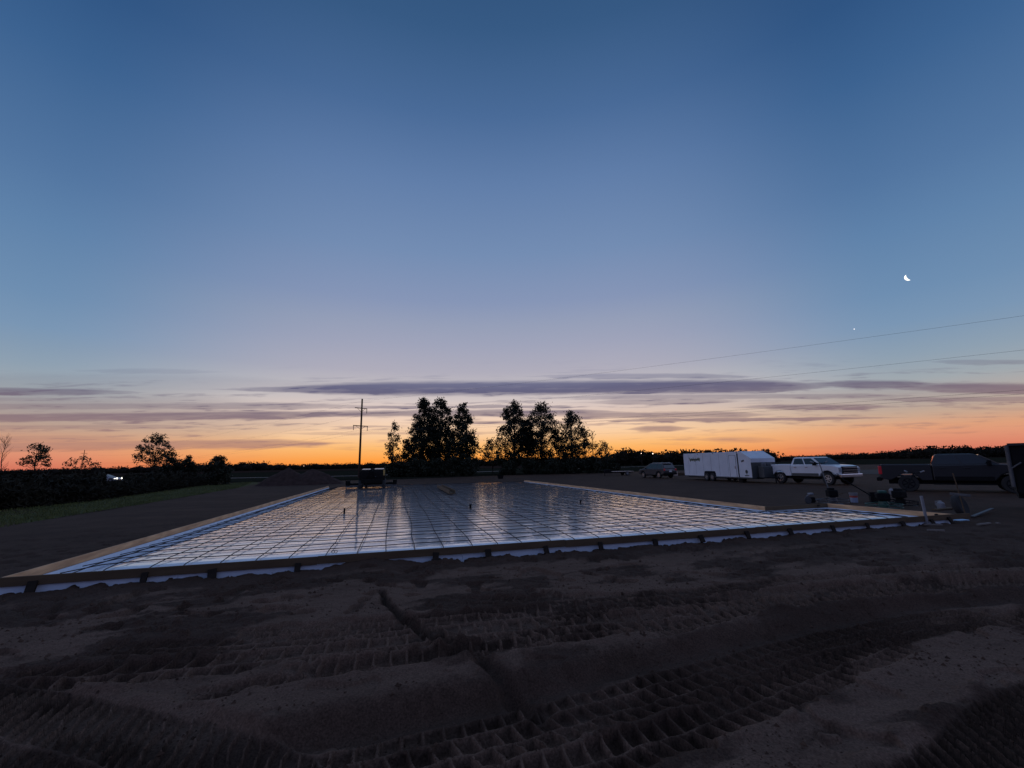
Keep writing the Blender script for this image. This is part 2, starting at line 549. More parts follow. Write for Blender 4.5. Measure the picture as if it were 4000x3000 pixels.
def np_mesh(name, verts, quads, m, parent=None, smooth=True):
    me = bpy.data.meshes.new(name)
    verts = np.asarray(verts, np.float32)
    quads = np.asarray(quads, np.int32)
    nf, k = quads.shape
    me.vertices.add(len(verts))
    me.vertices.foreach_set('co', verts.ravel())
    me.loops.add(nf*k)
    me.loops.foreach_set('vertex_index', quads.ravel())
    me.polygons.add(nf)
    me.polygons.foreach_set('loop_start', np.arange(0, nf*k, k, dtype=np.int32))
    me.polygons.foreach_set('loop_total', np.full(nf, k, np.int32))
    me.polygons.foreach_set('use_smooth', np.full(nf, smooth))
    me.update(calc_edges=True)
    me.validate()
    me.materials.append(MT[m] if isinstance(m, str) else m)
    o = bpy.data.objects.new(name, me)
    COL.objects.link(o)
    if parent:
        o.parent = parent
    return o


_tabs = {}


def vnoise(x, y, seed=0):
    if seed not in _tabs:
        _tabs[seed] = np.random.RandomState(seed+11).rand(256, 256)
    T = _tabs[seed]
    xi, yi = np.floor(x).astype(np.int64), np.floor(y).astype(np.int64)
    fx, fy = x-xi, y-yi
    fx, fy = fx*fx*(3-2*fx), fy*fy*(3-2*fy)
    a, b = T[xi & 255, yi & 255], T[(xi+1) & 255, yi & 255]
    c, d = T[xi & 255, (yi+1) & 255], T[(xi+1) & 255, (yi+1) & 255]
    return (a*(1-fx)+b*fx)*(1-fy)+(c*(1-fx)+d*fx)*fy - 0.5


def fbm(x, y, seed=0, oct=4, gain=0.5):
    s, a = 0, 1.0
    for k in range(oct):
        s = s + a*vnoise(x*2**k, y*2**k, seed+k)
        a *= gain
    return s


def ss(v, a, b):
    t = np.clip((v-a)/(b-a), 0, 1)
    return t*t*(3-2*t)


# ------------------------------------------------------------------ the slab's own axes
PA = R(14.6)
PU = np.array([math.cos(PA), math.sin(PA)])
PV = np.array([-math.sin(PA), math.cos(PA)])
PO = np.array([-8.09, 7.29])
SW, SD, EW, ED = 18.2, 33.7, 20.85, 3.65     # slab width, depth, and the small extension on its right


def uv(x, y):
    dx, dy = x-PO[0], y-PO[1]
    return dx*PU[0]+dy*PU[1], dx*PV[0]+dy*PV[1]


def pw(u, v, z=0.0):
    p = PO+PU*u+PV*v
    return Vector((p[0], p[1], z))


def edge_dist(u, v):
    """distance inside the slab outline (negative outside)"""
    a = np.minimum(np.minimum(u, SW-u), np.minimum(v, SD-v))
    b = np.minimum(np.minimum(u, EW-u), np.minimum(v, ED-v))
    d = np.maximum(a, b)
    # where the two rectangles join, the wall between them is open
    j = (v < ED) & (u > SW-3) & (u < SW+2.65)
    inner = np.minimum(np.minimum(v, EW-u), np.where(u < SW, np.hypot(np.maximum(SW-u, 0), np.maximum(ED-v, 0)), ED-v))
    return np.where(j, np.maximum(d, inner), d)


# ------------------------------------------------------------------ ground
def path_st(px, py, pts):
    """arclength s and signed side distance t to a polyline (t > 0 on its left)"""
    best = np.full(px.shape, 1e9)
    S_, T_ = np.zeros(px.shape), np.full(px.shape, 1e9)
    acc = 0.0
    for (x0, y0), (x1, y1) in zip(pts[:-1], pts[1:]):
        dx, dy = x1-x0, y1-y0
        L = math.hypot(dx, dy)
        dx, dy = dx/L, dy/L
        a = np.clip((px-x0)*dx+(py-y0)*dy, 0, L)
        qx, qy = px-x0-a*dx, py-y0-a*dy
        d = np.hypot(qx, qy)
        side = dx*(py-y0)-dy*(px-x0)
        k = d < best
        best = np.where(k, d, best)
        S_ = np.where(k, acc+a, S_)
        T_ = np.where(k, np.where(side >= 0, d, -d), T_)
        acc += L
    return S_, T_, acc


def smooth_path(pts, n=10):
    out = []
    P = [pts[0]]+list(pts)+[pts[-1]]
    for i in range(1, len(P)-2):
        p0, p1, p2, p3 = map(np.array, P[i-1:i+3])
        for k in range(n):
            t = k/n
            out.append(tuple(0.5*(2*p1+(p2-p0)*t+(2*p0-5*p1+4*p2-p3)*t*t+(3*p1-p0-3*p2+p3)*t**3)))
    out.append(tuple(P[-2]))
    return out


def tyre(px, py, pts, half, rows, period, depth, skew=0.0, seed=0, sink=0.02, rib=0.12, fade=0.7):
    """print of a lugged tyre: rows of sunken blocks with thin sand ribs between them"""
    s, t, L = path_st(px, py, pts)
    n1 = fbm(px*5, py*5, seed+40, 3)
    t2 = t + 0.05*n1
    inside = ss(half-np.abs(t2), -0.03, 0.05)*ss(s, 0.02, fade)*ss(L-s, 0.02, fade)
    w = 2*half/rows
    r = np.clip(np.floor((t2+half)/w), 0, rows-1)
    ft = (t2+half)/w - r
    ph = r*0.43 + 0.05*vnoise(s*3, r*7.0, seed)
    sg = np.where(r < rows/2, 1.0, -1.0)
    fs = (s + sg*skew*(t2))/period + ph + 0.12*n1
    fs = fs-np.floor(fs)
    e = 0.055
    cell = ss(fs, rib*0.5, rib*0.5+e)*ss(1-fs, rib*0.5, rib*0.5+e*0.6)
    cell = cell*ss(ft, 0.04, 0.12)*ss(1-ft, 0.04, 0.12)
    wear = np.clip(0.95+0.9*fbm(px*1.7+3, py*1.7, seed+60, 3), 0.5, 1.3)
    edge = np.exp(-((np.abs(t2)-half-0.06)/0.06)**2)*ss(s, 0.02, fade)*ss(L-s, 0.02, fade)
    return -inside*sink - inside*cell*depth*1.5*wear + 0.026*edge*(0.6+1.2*np.abs(n1)), inside


def ground_height(px, py):
    r = np.hypot(px, py)
    near = ss(24-r, 0, 10)
    h = 0.05*fbm(px*0.25, py*0.25, 1, 3)*ss(60-r, 0, 30)
    u, v = uv(px, py)
    # smooth and churned areas
    cr, sr = math.cos(R(20)), math.sin(R(20))
    ax, ay = px*cr+py*sr, -px*sr+py*cr
    churn = ss(fbm(ax*0.55+9, ay*1.5, 5, 4, 0.6), -0.16, 0.22)
    ev = ss(py, 4.6, 6.2)*ss(9.5-py, 0, 2.0)
    rough = (0.42+0.58*churn)*near
    sheen_tone = 0.95*(1-churn)*ss(15-r, 0, 7)  # pale sheen of smooth ground painted in as soil tone
    sheen_tone = sheen_tone + 0.26*ss(fbm(px*0.05+4, py*0.55, 47, 5, 0.65), 0.05, 0.3)*ss(r, 9, 20) + 0.14*ss(fbm(px*0.09, py*0.3, 45, 4), 0.0, 0.35)*ss(r, 9, 20)
    h = h + rough*(0.036*fbm(px*1.9, py*2.6, 20, 4) + 0.036*fbm(px*6, py*8, 24, 3) + 0.012*fbm(px*15, py*18, 28, 2))
    # hollows left by boots, and loose clods
    foot = fbm(px*3.3+2, py*4.6+1, 31, 2, 0.4)
    h = h - near*0.075*ss(foot, 0.20, 0.30)*(0.55+0.45*np.maximum(churn, ev*0.8))
    h = h + near*0.012*fbm(px*3, py*12, 43, 3)
    clod = fbm(px*8+5, py*8, 33, 2)
    h = h + near*0.035*ss(clod, 0.26, 0.46)*churn
    h = h + near*0.005*fbm(px*22, py*22, 36, 2)
    # foreground box only
    box = (r < 14) & (py > 1.5)
    if box.any():
        X, Y = px[box], py[box]
        g = h[box]
        rut = smooth_path([(-2.4, 3.0), (-1.41, 3.49), (-0.07, 3.94), (1.22, 4.52), (2.96, 5.22), (5.24, 6.0), (7.2, 6.25), (10, 6.3)])
        s, t, L = path_st(X, Y, rut)
        wb = 0.05*fbm(X*2, Y*2, 71, 3)
        t = t+wb
        calm = np.exp(-(t/0.75)**2)
        # a bank: high on the far side, dropping to the lower near side through a deep smooth trough
        bank = 0.085*ss(t, -0.02, 0.22)*ss(1.5-t, 0, 0.8) - 0.105*np.exp(-((t+0.06)/0.19)**2)
        g = g*(1-0.6*calm) + bank*ss(s, 0, 1.0)*(0.75+0.35*ss(5.0-s, 0, 4.0))
        tracks = [
            (smooth_path([(-1.9, 2.75), (-0.2, 3.42), (1.30, 4.05), (3.0, 4.78), (4.6, 5.35), (6.0, 5.62)]), 0.30, 3, 0.15, 0.050, 0.12, 101, 0.03),
            (smooth_path([(-0.6, 2.75), (0.75, 3.25), (1.95, 3.83), (3.1, 4.45), (4.1, 4.95)]), 0.20, 2, 0.15, 0.048, 0.15, 107, 0.02),
            (smooth_path([(-2.3, 4.12), (-0.9, 4.55), (0.55, 5.02), (2.0, 5.62), (3.6, 6.12), (5.3, 6.45)]), 0.27, 3, 0.16, 0.052, 0.12, 113, 0.02),
            (smooth_path([(-5.2, 4.35), (-3.4, 4.52), (-1.8, 4.86), (-0.3, 5.28), (1.6, 5.62), (3.8, 6.0)]), 0.24, 2, 0.21, 0.046, 0.08, 127, 0.012),
            (smooth_path([(-3.5, 5.35), (-1.9, 5.60), (0.2, 5.98), (2.4, 6.3), (5.2, 6.75), (8, 6.9)]), 0.15, 2, 0.17, 0.034, 0.1, 131, 0.01),
            (smooth_path([(-6.5, 4.55), (-4.6, 4.05), (-2.8, 3.52), (-1.7, 3.10), (-0.9, 2.7)]), 0.33, 1, 0.120, 0.045, 0.85, 137, 0.02),
            (smooth_path([(-6.5, 4.05), (-4.4, 3.45), (-2.8, 2.95), (-1.6, 2.5)]), 0.30, 1, 0.125, 0.044, 0.85, 139, 0.02),
            (smooth_path([(2.0, 2.5), (3.2, 3.2), (4.6, 3.85), (6.5, 4.35)]), 0.36, 1, 0.110, 0.042, -0.9, 149, 0.02),
            (smooth_path([(-1.0, 6.4), (2.0, 6.55), (5.0, 7.3), (9.0, 7.75), (13, 7.9)]), 0.22, 2, 0.17, 0.034, 0.2, 151, 0.008),
            (smooth_path([(4.2, 6.3), (7, 6.75), (10, 6.95), (13, 7.0)]), 0.25, 2, 0.16, 0.04, 0.2, 157, 0.01),
            (smooth_path([(-3.0, 3.95), (-1.7, 4.28), (-0.5, 4.66), (0.6, 4.98)]), 0.16, 2, 0.15, 0.042, 0.1, 171, 0.015),
            (smooth_path([(-4.6, 5.0), (-2.6, 5.15), (-0.6, 5.6), (1.2, 6.0), (3.4, 6.35)]), 0.2, 2, 0.18, 0.04, 0.1, 173, 0.012),
            (smooth_path([(1.2, 5.0), (2.8, 5.75), (4.4, 6.25), (6.4, 6.6)]), 0.22, 2, 0.15, 0.045, 0.2, 179, 0.015),
            (smooth_path([(5.0, 5.1), (7.0, 5.55), (9.5, 5.6)]), 0.30, 2, 0.15, 0.04, 0.2, 163, 0.01),
        ]
        dd = sheen_tone[box]*(1-0.8*np.exp(-((t-0.02)/0.28)**2))  # shade of the rut painted in as a darker tone
        for pts, half, rows, per, dep, sk, sd, sink in tracks:
            dh, ins = tyre(X, Y, pts, half, rows, per, dep, sk, sd, sink)
            g = g*(1-0.88*ins) + dh
            dd = dd*(1-0.25*ins) + 0.30*ins*ss(dh, -0.035, -0.01)  # sunken prints darker and ribs paler, painted into the tone
        # the rivulet that crosses the tracks
        riv = smooth_path([(-2.15, 7.3), (-1.75, 6.35), (-1.25, 5.6), (-0.72, 5.0), (-0.38, 4.42), (-0.05, 3.98), (0.22, 3.62)])
        s, t, L = path_st(X, Y, riv)
        t = t+0.06*fbm(X*4, Y*4, 81, 3)
        wd = 0.045+0.035*s/L
        m_ = ss(L-s, 0.0, 0.12)*ss(s, 0, 0.3)
        g = g + m_*(0.022*np.exp(-((np.abs(t)-wd*1.5)/0.05)**2) - 0.085*np.exp(-(t/wd)**2))
        h[box] = g
        sheen_tone[box] = dd*(1-0.9*m_*np.exp(-(t/(wd*1.6))**2))
    # heaps of sand thrown up against the near form
    out = -v
    lump = 0.55+fbm(u*2.6, out*1.6, 51, 4)*0.9
    heap = np.clip(lump, 0, 1.3)*np.exp(-(np.maximum(out, 0)/0.55)**2)
    on = ss(u, -1.5, 0.5)*ss(EW+1.5-u, 0, 1.2)*(v < 0.3)
    big = 0.13*np.exp(-((u-5.6)/0.55)**2)*np.exp(-(np.maximum(out, 0)/0.7)**2)
    h = h + on*(0.060 + 0.030*heap + big + 0.024*fbm(u*5.5, out*4, 55, 3)*np.exp(-(np.maximum(out, 0)/0.8)**2))
    # right of the extension and along the sides the soil stays low; under the slab it drops away
    d = edge_dist(u, v)
    h = np.where(d > 0.03, -0.35, h)
    side = (d <= 0.03) & (d > -0.6) & (v > 0.3)
    h = np.where(side, np.minimum(h, 0.02), h)
    sheen_tone = sheen_tone*(1-on*np.exp(-(np.maximum(out, 0)/0.7)**2))
    return h, sheen_tone


def make_ground():
    fa = np.radians(np.arange(-58, 58.001, 0.105))
    ca = np.radians(np.linspace(58, 302, 40)[1:-1])
    ang = np.concatenate([fa, ca])
    rad = [1.2]
    while rad[-1] < 9:
        rad.append(rad[-1]*1.0028)
    while rad[-1] < 60:
        rad.append(rad[-1]*1.008)
    while rad[-1] < 9000:
        rad.append(rad[-1]*1.12)
    rad = np.array(rad)
    A, Rr = np.meshgrid(ang, rad)
    X, Y = Rr*np.sin(A), Rr*np.cos(A)
    H, SHEEN_TONE = ground_height(X.ravel(), Y.ravel())
    V = np.stack([X.ravel(), Y.ravel(), H], 1)
    na, nr = len(ang), len(rad)
    i, j = np.meshgrid(np.arange(nr-1), np.arange(na), indexing='ij')
    j2 = (j+1) % na
    Q = np.stack([i*na+j, i*na+j2, (i+1)*na+j2, (i+1)*na+j], -1).reshape(-1, 4)
    # the middle
    c = len(V)
    V = np.vstack([V, [[0, 0, 0]]])
    o = np_mesh('ground', V, Q[:, ::-1], 'soil')
    at_ = o.data.attributes.new('sheen_tone', 'FLOAT', 'POINT')
    at_.data.foreach_set('value', np.append(SHEEN_TONE, 0.0).astype(np.float32))
    bm = bmesh.new()
    bm.from_mesh(o.data)
    bm.verts.ensure_lookup_table()
    for k in range(na):
        bm.faces.new((bm.verts[c], bm.verts[(k+1) % na], bm.verts[k]))
    bm.to_mesh(o.data)
    bm.free()
    tag(o, kind='structure')
    return o


make_ground()


def make_clods():
    """loose crumbs of soil and small stones lying on the near ground"""
    rs = np.random.RandomState(21)
    n = 26000
    a = rs.uniform(R(-57), R(57), n)
    r = 2.6*np.exp(rs.uniform(0, 1, n)*math.log(13/2.6))
    x, y = r*np.sin(a), r*np.cos(a)
    keep = fbm(x*1.2, y*1.8, 77, 3) + rs.uniform(-0.35, 0.35, n) > 0.02
    u, v = uv(x, y)
    keep &= (edge_dist(u, v) < -0.12)
    x, y, r = x[keep], y[keep], r[keep]
    n = len(x)
    z, _ = ground_height(x, y)
    s = np.minimum(0.004+0.0045*rs.exponential(1.0, n), 0.028)*(0.7+0.06*r)
    base = np.array([[1, 0, 0], [-.5, .87, 0], [-.5, -.87, 0], [0.1, 0, .75], [.3, .5, -.5], [-.8, 0, -.4]])
    F = np.array([[0, 1, 3], [1, 2, 3], [2, 0, 3], [0, 4, 1], [1, 5, 2], [1, 4, 5]])
    rot = rs.uniform(0, 6.28, n)
    B = base[None]*(1+rs.uniform(-0.3, 0.3, (n, 6, 3)))
    c, s_ = np.cos(rot)[:, None], np.sin(rot)[:, None]
    X = (B[:, :, 0]*c-B[:, :, 1]*s_)*s[:, None]+x[:, None]
    Y = (B[:, :, 0]*s_+B[:, :, 1]*c)*s[:, None]+y[:, None]
    Z = B[:, :, 2]*s[:, None]+(z+s*0.15)[:, None]
    V = np.stack([X, Y, Z], -1).reshape(-1, 3)
    Q = (F[None]+(np.arange(n)*6)[:, None, None]).reshape(-1, 3)
    o = np_mesh('soil_clods', V, Q, 'clod', smooth=False)
    tag(o, 'loose crumbs of soil scattered over the churned foreground', 'soil', kind='stuff')


make_clods()


def sheet(name, pts, z, m, kind='structure', res=None):
    b = MB()
    b.add([(p[0], p[1], z) for p in pts], [tuple(range(len(pts)))])
    o = b.build(name, m)
    return tag(o, kind=kind)


def strip(name, line, w, z, m):
    """a road: an even ribbon along a line"""
    b = MB()
    P = [Vector((p[0], p[1], 0)) for p in line]
    vs = []
    for i, p in enumerate(P):
        d = (P[min(i+1, len(P)-1)]-P[max(i-1, 0)]).normalized()
        n = Vector((-d.y, d.x, 0))
        wi = w[i] if isinstance(w, (list, tuple)) else w
        vs += [p+n*wi/2+Vector((0, 0, z)), p-n*wi/2+Vector((0, 0, z))]
    b.add(vs, [(2*i, 2*i+1, 2*i+3, 2*i+2) for i in range(len(P)-1)])
    return tag(b.build(name, m), kind='structure')


def make_fields():
    # fields beyond the work site
    g1 = [gp(-900, 1905), gp(900, 1886), gp(1500, 1874), gp(2000, 1856), gp(2700, 1836), gp(3300, 1816), gp(5200, 1790)]
    far = [(4200, 4000, 0), (0, 6500, 0), (-6000, 4500, 0)]
    sheet('field', [*g1, *far], 0.05, 'field2')
    g2 = [gp(-600, 1884), gp(500, 1860), gp(900, 1849), gp(1400, 1838), gp(2000, 1829), gp(2700, 1812), gp(3400, 1797), gp(5000, 1768)]
    sheet('field', [*g2, *[(p[0]*0.99, p[1]*0.99, 0) for p in far]], 0.12, 'field')
    # gravel road along the field
    strip('road', [gp(-700, 1898), gp(500, 1876), gp(900, 1869), gp(1400, 1860), gp(2000, 1840)], [7.0, 6, 4.5, 4.0, 4.5], 0.09, 'gravel')
    strip('road', [gp(2050, 1839), gp(2420, 1827), gp(2670, 1819.5), gp(3000, 1812), gp(3300, 1808)], [4.0, 4.2, 4.5, 4.5, 4.5], 0.16, 'gravel')
    # gravel lot behind the pickups
    strip('gravel_lot', [gp(2560, 1856), gp(3000, 1846), gp(3390, 1846), gp(3800, 1835), gp(4500, 1828)], [6.0, 12, 19, 22, 26], 0.03, 'lot')
    # grass verge on the left
    a = [gp(-500, 2140), gp(0, 2062), gp(300, 2010), gp(600, 1962), (gp(930, 1906)), gp(1010, 1890)]
    b_ = [gp(1000, 1880), gp(700, 1905), gp(300, 1930), gp(0, 1950), gp(-500, 2000)]
    b = MB()
    b.add([(p[0], p[1], 0.012) for p in a] + [(p[0], p[1], 0.012) for p in b_[:]], [tuple(range(len(a)+len(b_)))])
    tag(b.build('grass_verge', 'grass'), kind='structure')
    return a, b_


VERGE = make_fields()


def leaf_quads(P, size, rs, flat=0.0, elong=1.0):
    """little random quads round the points P (n,3), each of its own size"""
    n = len(P)
    d1 = rs.normal(size=(n, 3))
    d1[:, 2] *= (1-flat)
    d1 /= np.linalg.norm(d1, axis=1, keepdims=True)+1e-9
    d2 = rs.normal(size=(n, 3))
    d2 -= d1*(d1*d2).sum(1, keepdims=True)
    d2 /= np.linalg.norm(d2, axis=1, keepdims=True)+1e-9
    s = (size*rs.uniform(0.6, 1.3, n))[:, None]
    a, b = d1*s*elong, d2*s*0.5
    V = np.stack([P-a, P+b*0.9-a*0.1, P+a, P-b*0.9+a*0.1], 1).reshape(-1, 3)
    Q = np.arange(4*n).reshape(n, 4)
    return V, Q


def make_grass():
    rs = np.random.RandomState(3)
    a, b_ = VERGE
    n = 26000
    # scatter between the two edges of the verge
    A = np.array([[p[0], p[1]] for p in a[:5]])
    B = np.array([[p[0], p[1]] for p in (b_[4], b_[3], b_[2], b_[1], b_[0])])
    k = rs.uniform(0, 3.999, n)
    i = k.astype(int)
    f = (k-i)[:, None]
    pa = A[i]*(1-f)+A[i+1]*f
    pb = B[i]*(1-f)+B[i+1]*f
    w = (rs.uniform(0, 1, n)**1.2)[:, None]
    # fewer blades right at the ragged soil edge
    p = pa*(1-w)+pb*w + rs.normal(size=(n, 2))*0.10
    h = rs.uniform(0.05, 0.13, n)
    az = rs.uniform(0, 2*np.pi, n)
    dx, dy = np.cos(az)*0.014, np.sin(az)*0.014
    lx, ly = rs.normal(size=n)*0.04, rs.normal(size=n)*0.04
    z0 = np.zeros(n)
    V = np.stack([np.stack([p[:, 0]-dx, p[:, 1]-dy, z0], 1), np.stack([p[:, 0]+dx, p[:, 1]+dy, z0], 1),
                  np.stack([p[:, 0]+lx+dx*.3, p[:, 1]+ly+dy*.3, h], 1), np.stack([p[:, 0]+lx-dx*.3, p[:, 1]+ly-dy*.3, h], 1)], 1).reshape(-1, 3)
    o = np_mesh('grass', V, np.arange(4*n).reshape(n, 4), 'blade', smooth=False)
    tag(o, 'short green grass on the verge left of the slab', 'grass', kind='stuff')


make_grass()


# ------------------------------------------------------------------ the slab: vapour sheet, foam edge, forms, rebar
def make_sheet():
    us = np.concatenate([np.arange(0.06, 1.3, 0.05), np.arange(1.3, SW-1.3, 0.09), np.arange(SW-1.3, EW-0.05, 0.05)])
    vs = np.concatenate([np.arange(0.06, 1.3, 0.05), np.arange(1.3, 5, 0.06), np.arange(5, SD, 0.11), [SD]])
    U, Vv = np.meshgrid(us, vs)
    d = edge_dist(U, Vv)
    dn = np.where((Vv > SD-1.6) & (U < SW-1.2) & (U > 1.2), 9, d)       # the far end runs out flat
    x = np.clip((dn-0.34-0.05*vnoise(U*0.6, Vv*0.6, 9))/0.62, 0, 1)
    z = -0.06 + 0.24*x*x*(3-2*x)
    z = z + ss(dn, 0.3, 1.2)*(0.006*fbm(U*0.5, Vv*0.9, 61, 2) + 0.0024*fbm(U*0.7, Vv*2.2, 64, 1) + 0.0022*np.sin((Vv-0.47+0.12*vnoise(U*0.4, Vv*0.4, 63))*6.2832/0.592)*(0.3+1.2*np.abs(vnoise(U*0.6, Vv*0.3, 65)))) + 0.012*fbm(U*1.5, Vv*1.5, 67, 2)*ss(1.2-dn, 0, 0.5)
    nu, nv = len(us), len(vs)
    i, j = np.meshgrid(np.arange(nv-1), np.arange(nu-1), indexing='ij')
    Q = np.stack([i*nu+j, i*nu+j+1, (i+1)*nu+j+1, (i+1)*nu+j], -1).reshape(-1, 4)
    dq = np.minimum.reduce([d.ravel()[Q[:, k]] for k in range(4)])
    Q = Q[dq > 0.0]
    o = np_mesh('vapour_sheet', np.stack([U.ravel(), Vv.ravel(), z.ravel()], 1), Q, 'sheet')
    o.location = (PO[0], PO[1], 0)
    o.rotation_euler = (0, 0, PA)
    md = o.modifiers.new('thick', 'SOLIDIFY')
    md.thickness = 0.004
    md.offset = -1
    tag(o, 'shiny wet silver vapour sheet covering the whole slab bed under the rebar', 'vapour barrier')


make_sheet()
FT = 0.30     # top of the forms


def make_forms():
    root = thing('slab_form', 'long low wooden edge form of pine boards around the silvery slab bed', 'concrete form', (PO[0], PO[1], 0), PA)
    T = 0.038

    def board(p0, p1, side, m, z0=FT-0.14, z1=FT, dz=0.0):
        p0, p1 = Vector((*p0, 0)), Vector((*p1, 0))
        d = (p1-p0)
        L = d.length
        b = MB()
        c = (p0+p1)/2 + Vector((-d.y, d.x, 0))/L*side*T/2
        b.box((0, 0, 0), (L-0.004, T, z1-z0))
        o = b.build('board', m, root, bevel=0.004)
        o.location = (c.x, c.y, (z0+z1)/2+dz)
        o.rotation_euler = (0, 0, math.atan2(d.y, d.x))
        return o
    cuts = [-0.06, 4.6, 9.45, 14.3, 19.1, EW+0.65]
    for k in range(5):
        board((cuts[k], 0), (cuts[k+1], 0), -1, 'dim_pine', dz=[0, 0.006, -0.003, 0.004, 0][k])
    cl = [0.0, 4.8, 9.7, 14.5, 19.4, 24.3, 29.1, SD]
    for k in range(7):
        board((0, cl[k]), (0, cl[k+1]), 1, 'pine', dz=[0, .004, -.002, .005, 0, .003, 0][k])
    cr = [ED, 8.5, 13.4, 18.2, 23.1, 28.0, SD]
    for k in range(6):
        board((SW, cr[k]), (SW, cr[k+1]), -1, 'pine', dz=[0, .003, -.003, .004, 0, .002][k])
    board((SW-0.038, ED), (EW, ED), 1, 'dim_pine')
    board((EW, 0), (EW, ED+0.04), -1, 'pine')
    # short blocks that tie board and foam, outside the near form
    for k, u in enumerate([0.42, 1.93, 2.93, 4.28, 5.59, 6.74, 7.78, 9.0, 10.23, 11.55, 12.74, 14.0, 15.25, 16.57, 17.7, 18.91, 19.98, 20.65]):
        rnd = random.Random(k)
        b = MB()
        b.box((0, 0, 0), (0.085+0.05*rnd.random(), 0.04, 0.15+0.05*rnd.random()))
        o = b.build('block', 'block', root, bevel=0.004)
        o.location = (u, -T-0.042, FT-0.16+rnd.uniform(-.02, .015))
        o.rotation_euler = (R(-24), R(rnd.uniform(-9, 9)), R(rnd.uniform(-6, 6)))
    for u, v in ((EW-0.45, ED-0.03), (EW-0.03, 0.35)):
        b = MB()
        b.box((0, 0, 0), (0.14, 0.05, 0.05))
        o = b.build('block', 'block', root, bevel=0.004)
        o.location = (u-0.02, v-0.02, FT-0.05)
        o.rotation_euler = (0, 0, R(20))
    # the white foam that stands under the boards
    def foam(p0, p1, side, t=0.05):
        p0, p1 = Vector((*p0, 0)), Vector((*p1, 0))
        d = p1-p0
        L = d.length
        b = MB()
        b.box((0, 0, 0), (L-0.006, t, FT-0.142+0.22))
        o = b.build('foam_panel', 'foam', root, bevel=0.003)
        c = (p0+p1)/2 + Vector((-d.y, d.x, 0))/L*side*t/2
        o.location = (c.x, c.y, (FT-0.142-0.22)/2)
        o.rotation_euler = (0, 0, math.atan2(d.y, d.x))
    def run(p0, p1, side, step=2.44):
        a, b = np.array(p0, float), np.array(p1, float)
        L = np.linalg.norm(b-a)
        n = max(1, int(math.ceil(L/step)))
        for k in range(n):
            foam(a+(b-a)*min(1, k*step/L), a+(b-a)*min(1, (k+1)*step/L), side)
    run((-0.05, 0.0), (EW+0.05, 0.0), 1)
    run((0, 0.05), (0, SD), -1, 4.88)
    run((SW, ED+0.0), (SW, SD), 1, 4.88)
    run((SW, ED), (EW-0.05, ED), -1)
    run((EW, 0.05), (EW, ED), 1)


make_forms()


def make_rebar():
    rs = random.Random(5)
    root = thing('rebar_mat', 'rusty steel rebar grid tied over the silvery slab bed', 'rebar', (PO[0], PO[1], 0), PA)
    rr = 0.0096
    zt = 0.235

    def bar(p0, p1, z, amp):
        p0, p1 = np.array(p0, float), np.array(p1, float)
        L = np.linalg.norm(p1-p0)
        n = max(3, int(L/0.6))
        d = (p1-p0)/L
        nn = np.array([-d[1], d[0]])
        off = 0.0
        pts = []
        tgt = rs.uniform(-amp, amp)
        for k in range(n+1):
            off += (tgt-off)*0.35
            if rs.random() < 0.25:
                tgt = rs.uniform(-amp, amp)
            p = p0+d*L*k/n+nn*off
            dd = float(edge_dist(np.array([p[0]]), np.array([p[1]]))[0])
            dip = 0.0 if dd > 0.9 else -0.15*(0.9-max(dd, 0))/0.9
            pts.append((p[0], p[1], z+rs.uniform(-0.012, 0.008)+dip))
        MB().tube(pts, rr, 5).build('rebar', 'rebar', root, smooth=True)
    sp = 0.592
    k = 0
    u = 0.45
    while u < SW-0.2:
        bar((u+rs.uniform(-.03, .03), 0.12), (u+rs.uniform(-.03, .03), SD-0.3), zt, 0.08)
        u += sp
    while u < EW-0.1:
        bar((u, 0.12), (u, ED-0.12), zt, 0.03)
        u += sp
    v = 0.47
    while v < SD-0.2:
        e = EW-0.12 if v < ED-0.1 else SW-0.12
        bar((0.12, v+rs.uniform(-.035, .035)), (e, v+rs.uniform(-.035, .035)), zt+2*rr, 0.045)
        v += sp


make_rebar()


def stub(u, v, h, r, label, name='pipe_stub', m='black'):
    b = MB()
    b.lathe([(r, 0.17), (r, 0.17+h), (r*1.15, 0.17+h), (r*1.15, 0.17+h+0.03), (r*0.8, 0.17+h+0.03)], n=12)
    o = b.build(name, m, smooth=True)
    o.location = pw(u, v)
    return tag(o, label, 'pipe', 'pipe stubs rising through the slab bed')


stub(4.06, 9.0, 0.19, 0.032, 'thin dark pipe stub left of the slab centre')
stub(8.83, 8.79, 0.16, 0.045, 'thicker dark pipe stub near the slab centre below the plank pair')
stub(13.47, 8.54, 0.15, 0.035, 'short dark pipe stub on the right half of the slab')
# small ring of tie wire near the front form
b = MB()
for dx in (-0.028, 0.028):
    b.tube([(dx+0.028*math.cos(a), 0, 0.028*math.sin(a)+0.21+0.028) for a in np.linspace(0, 2*math.pi, 13)], 0.006, 6)
o = b.build('tie_wire', 'rebar', smooth=True)
o.location = pw(4.79, 0.75)
tag(o, 'small double loop of tie wire standing just inside the near form', 'tie wire')


def make_planks():
    root = thing('plank_channel', 'long pale wooden plank pair lying on the far slab bed', 'planks', pw(9.07, 21.2), PA)
    L = 8.4
    z = 0.265
    b = MB().box((0, 0, z+0.02), (0.36, L, 0.04), bev=0.004)
    b.build('bottom_board', 'dim_pine', root)
    for sx in (-1, 1):
        MB().box((sx*0.16, 0, z+0.04+0.09), (0.04, L, 0.18), bev=0.004).build('side_board', 'dim_pine', root)


make_planks()


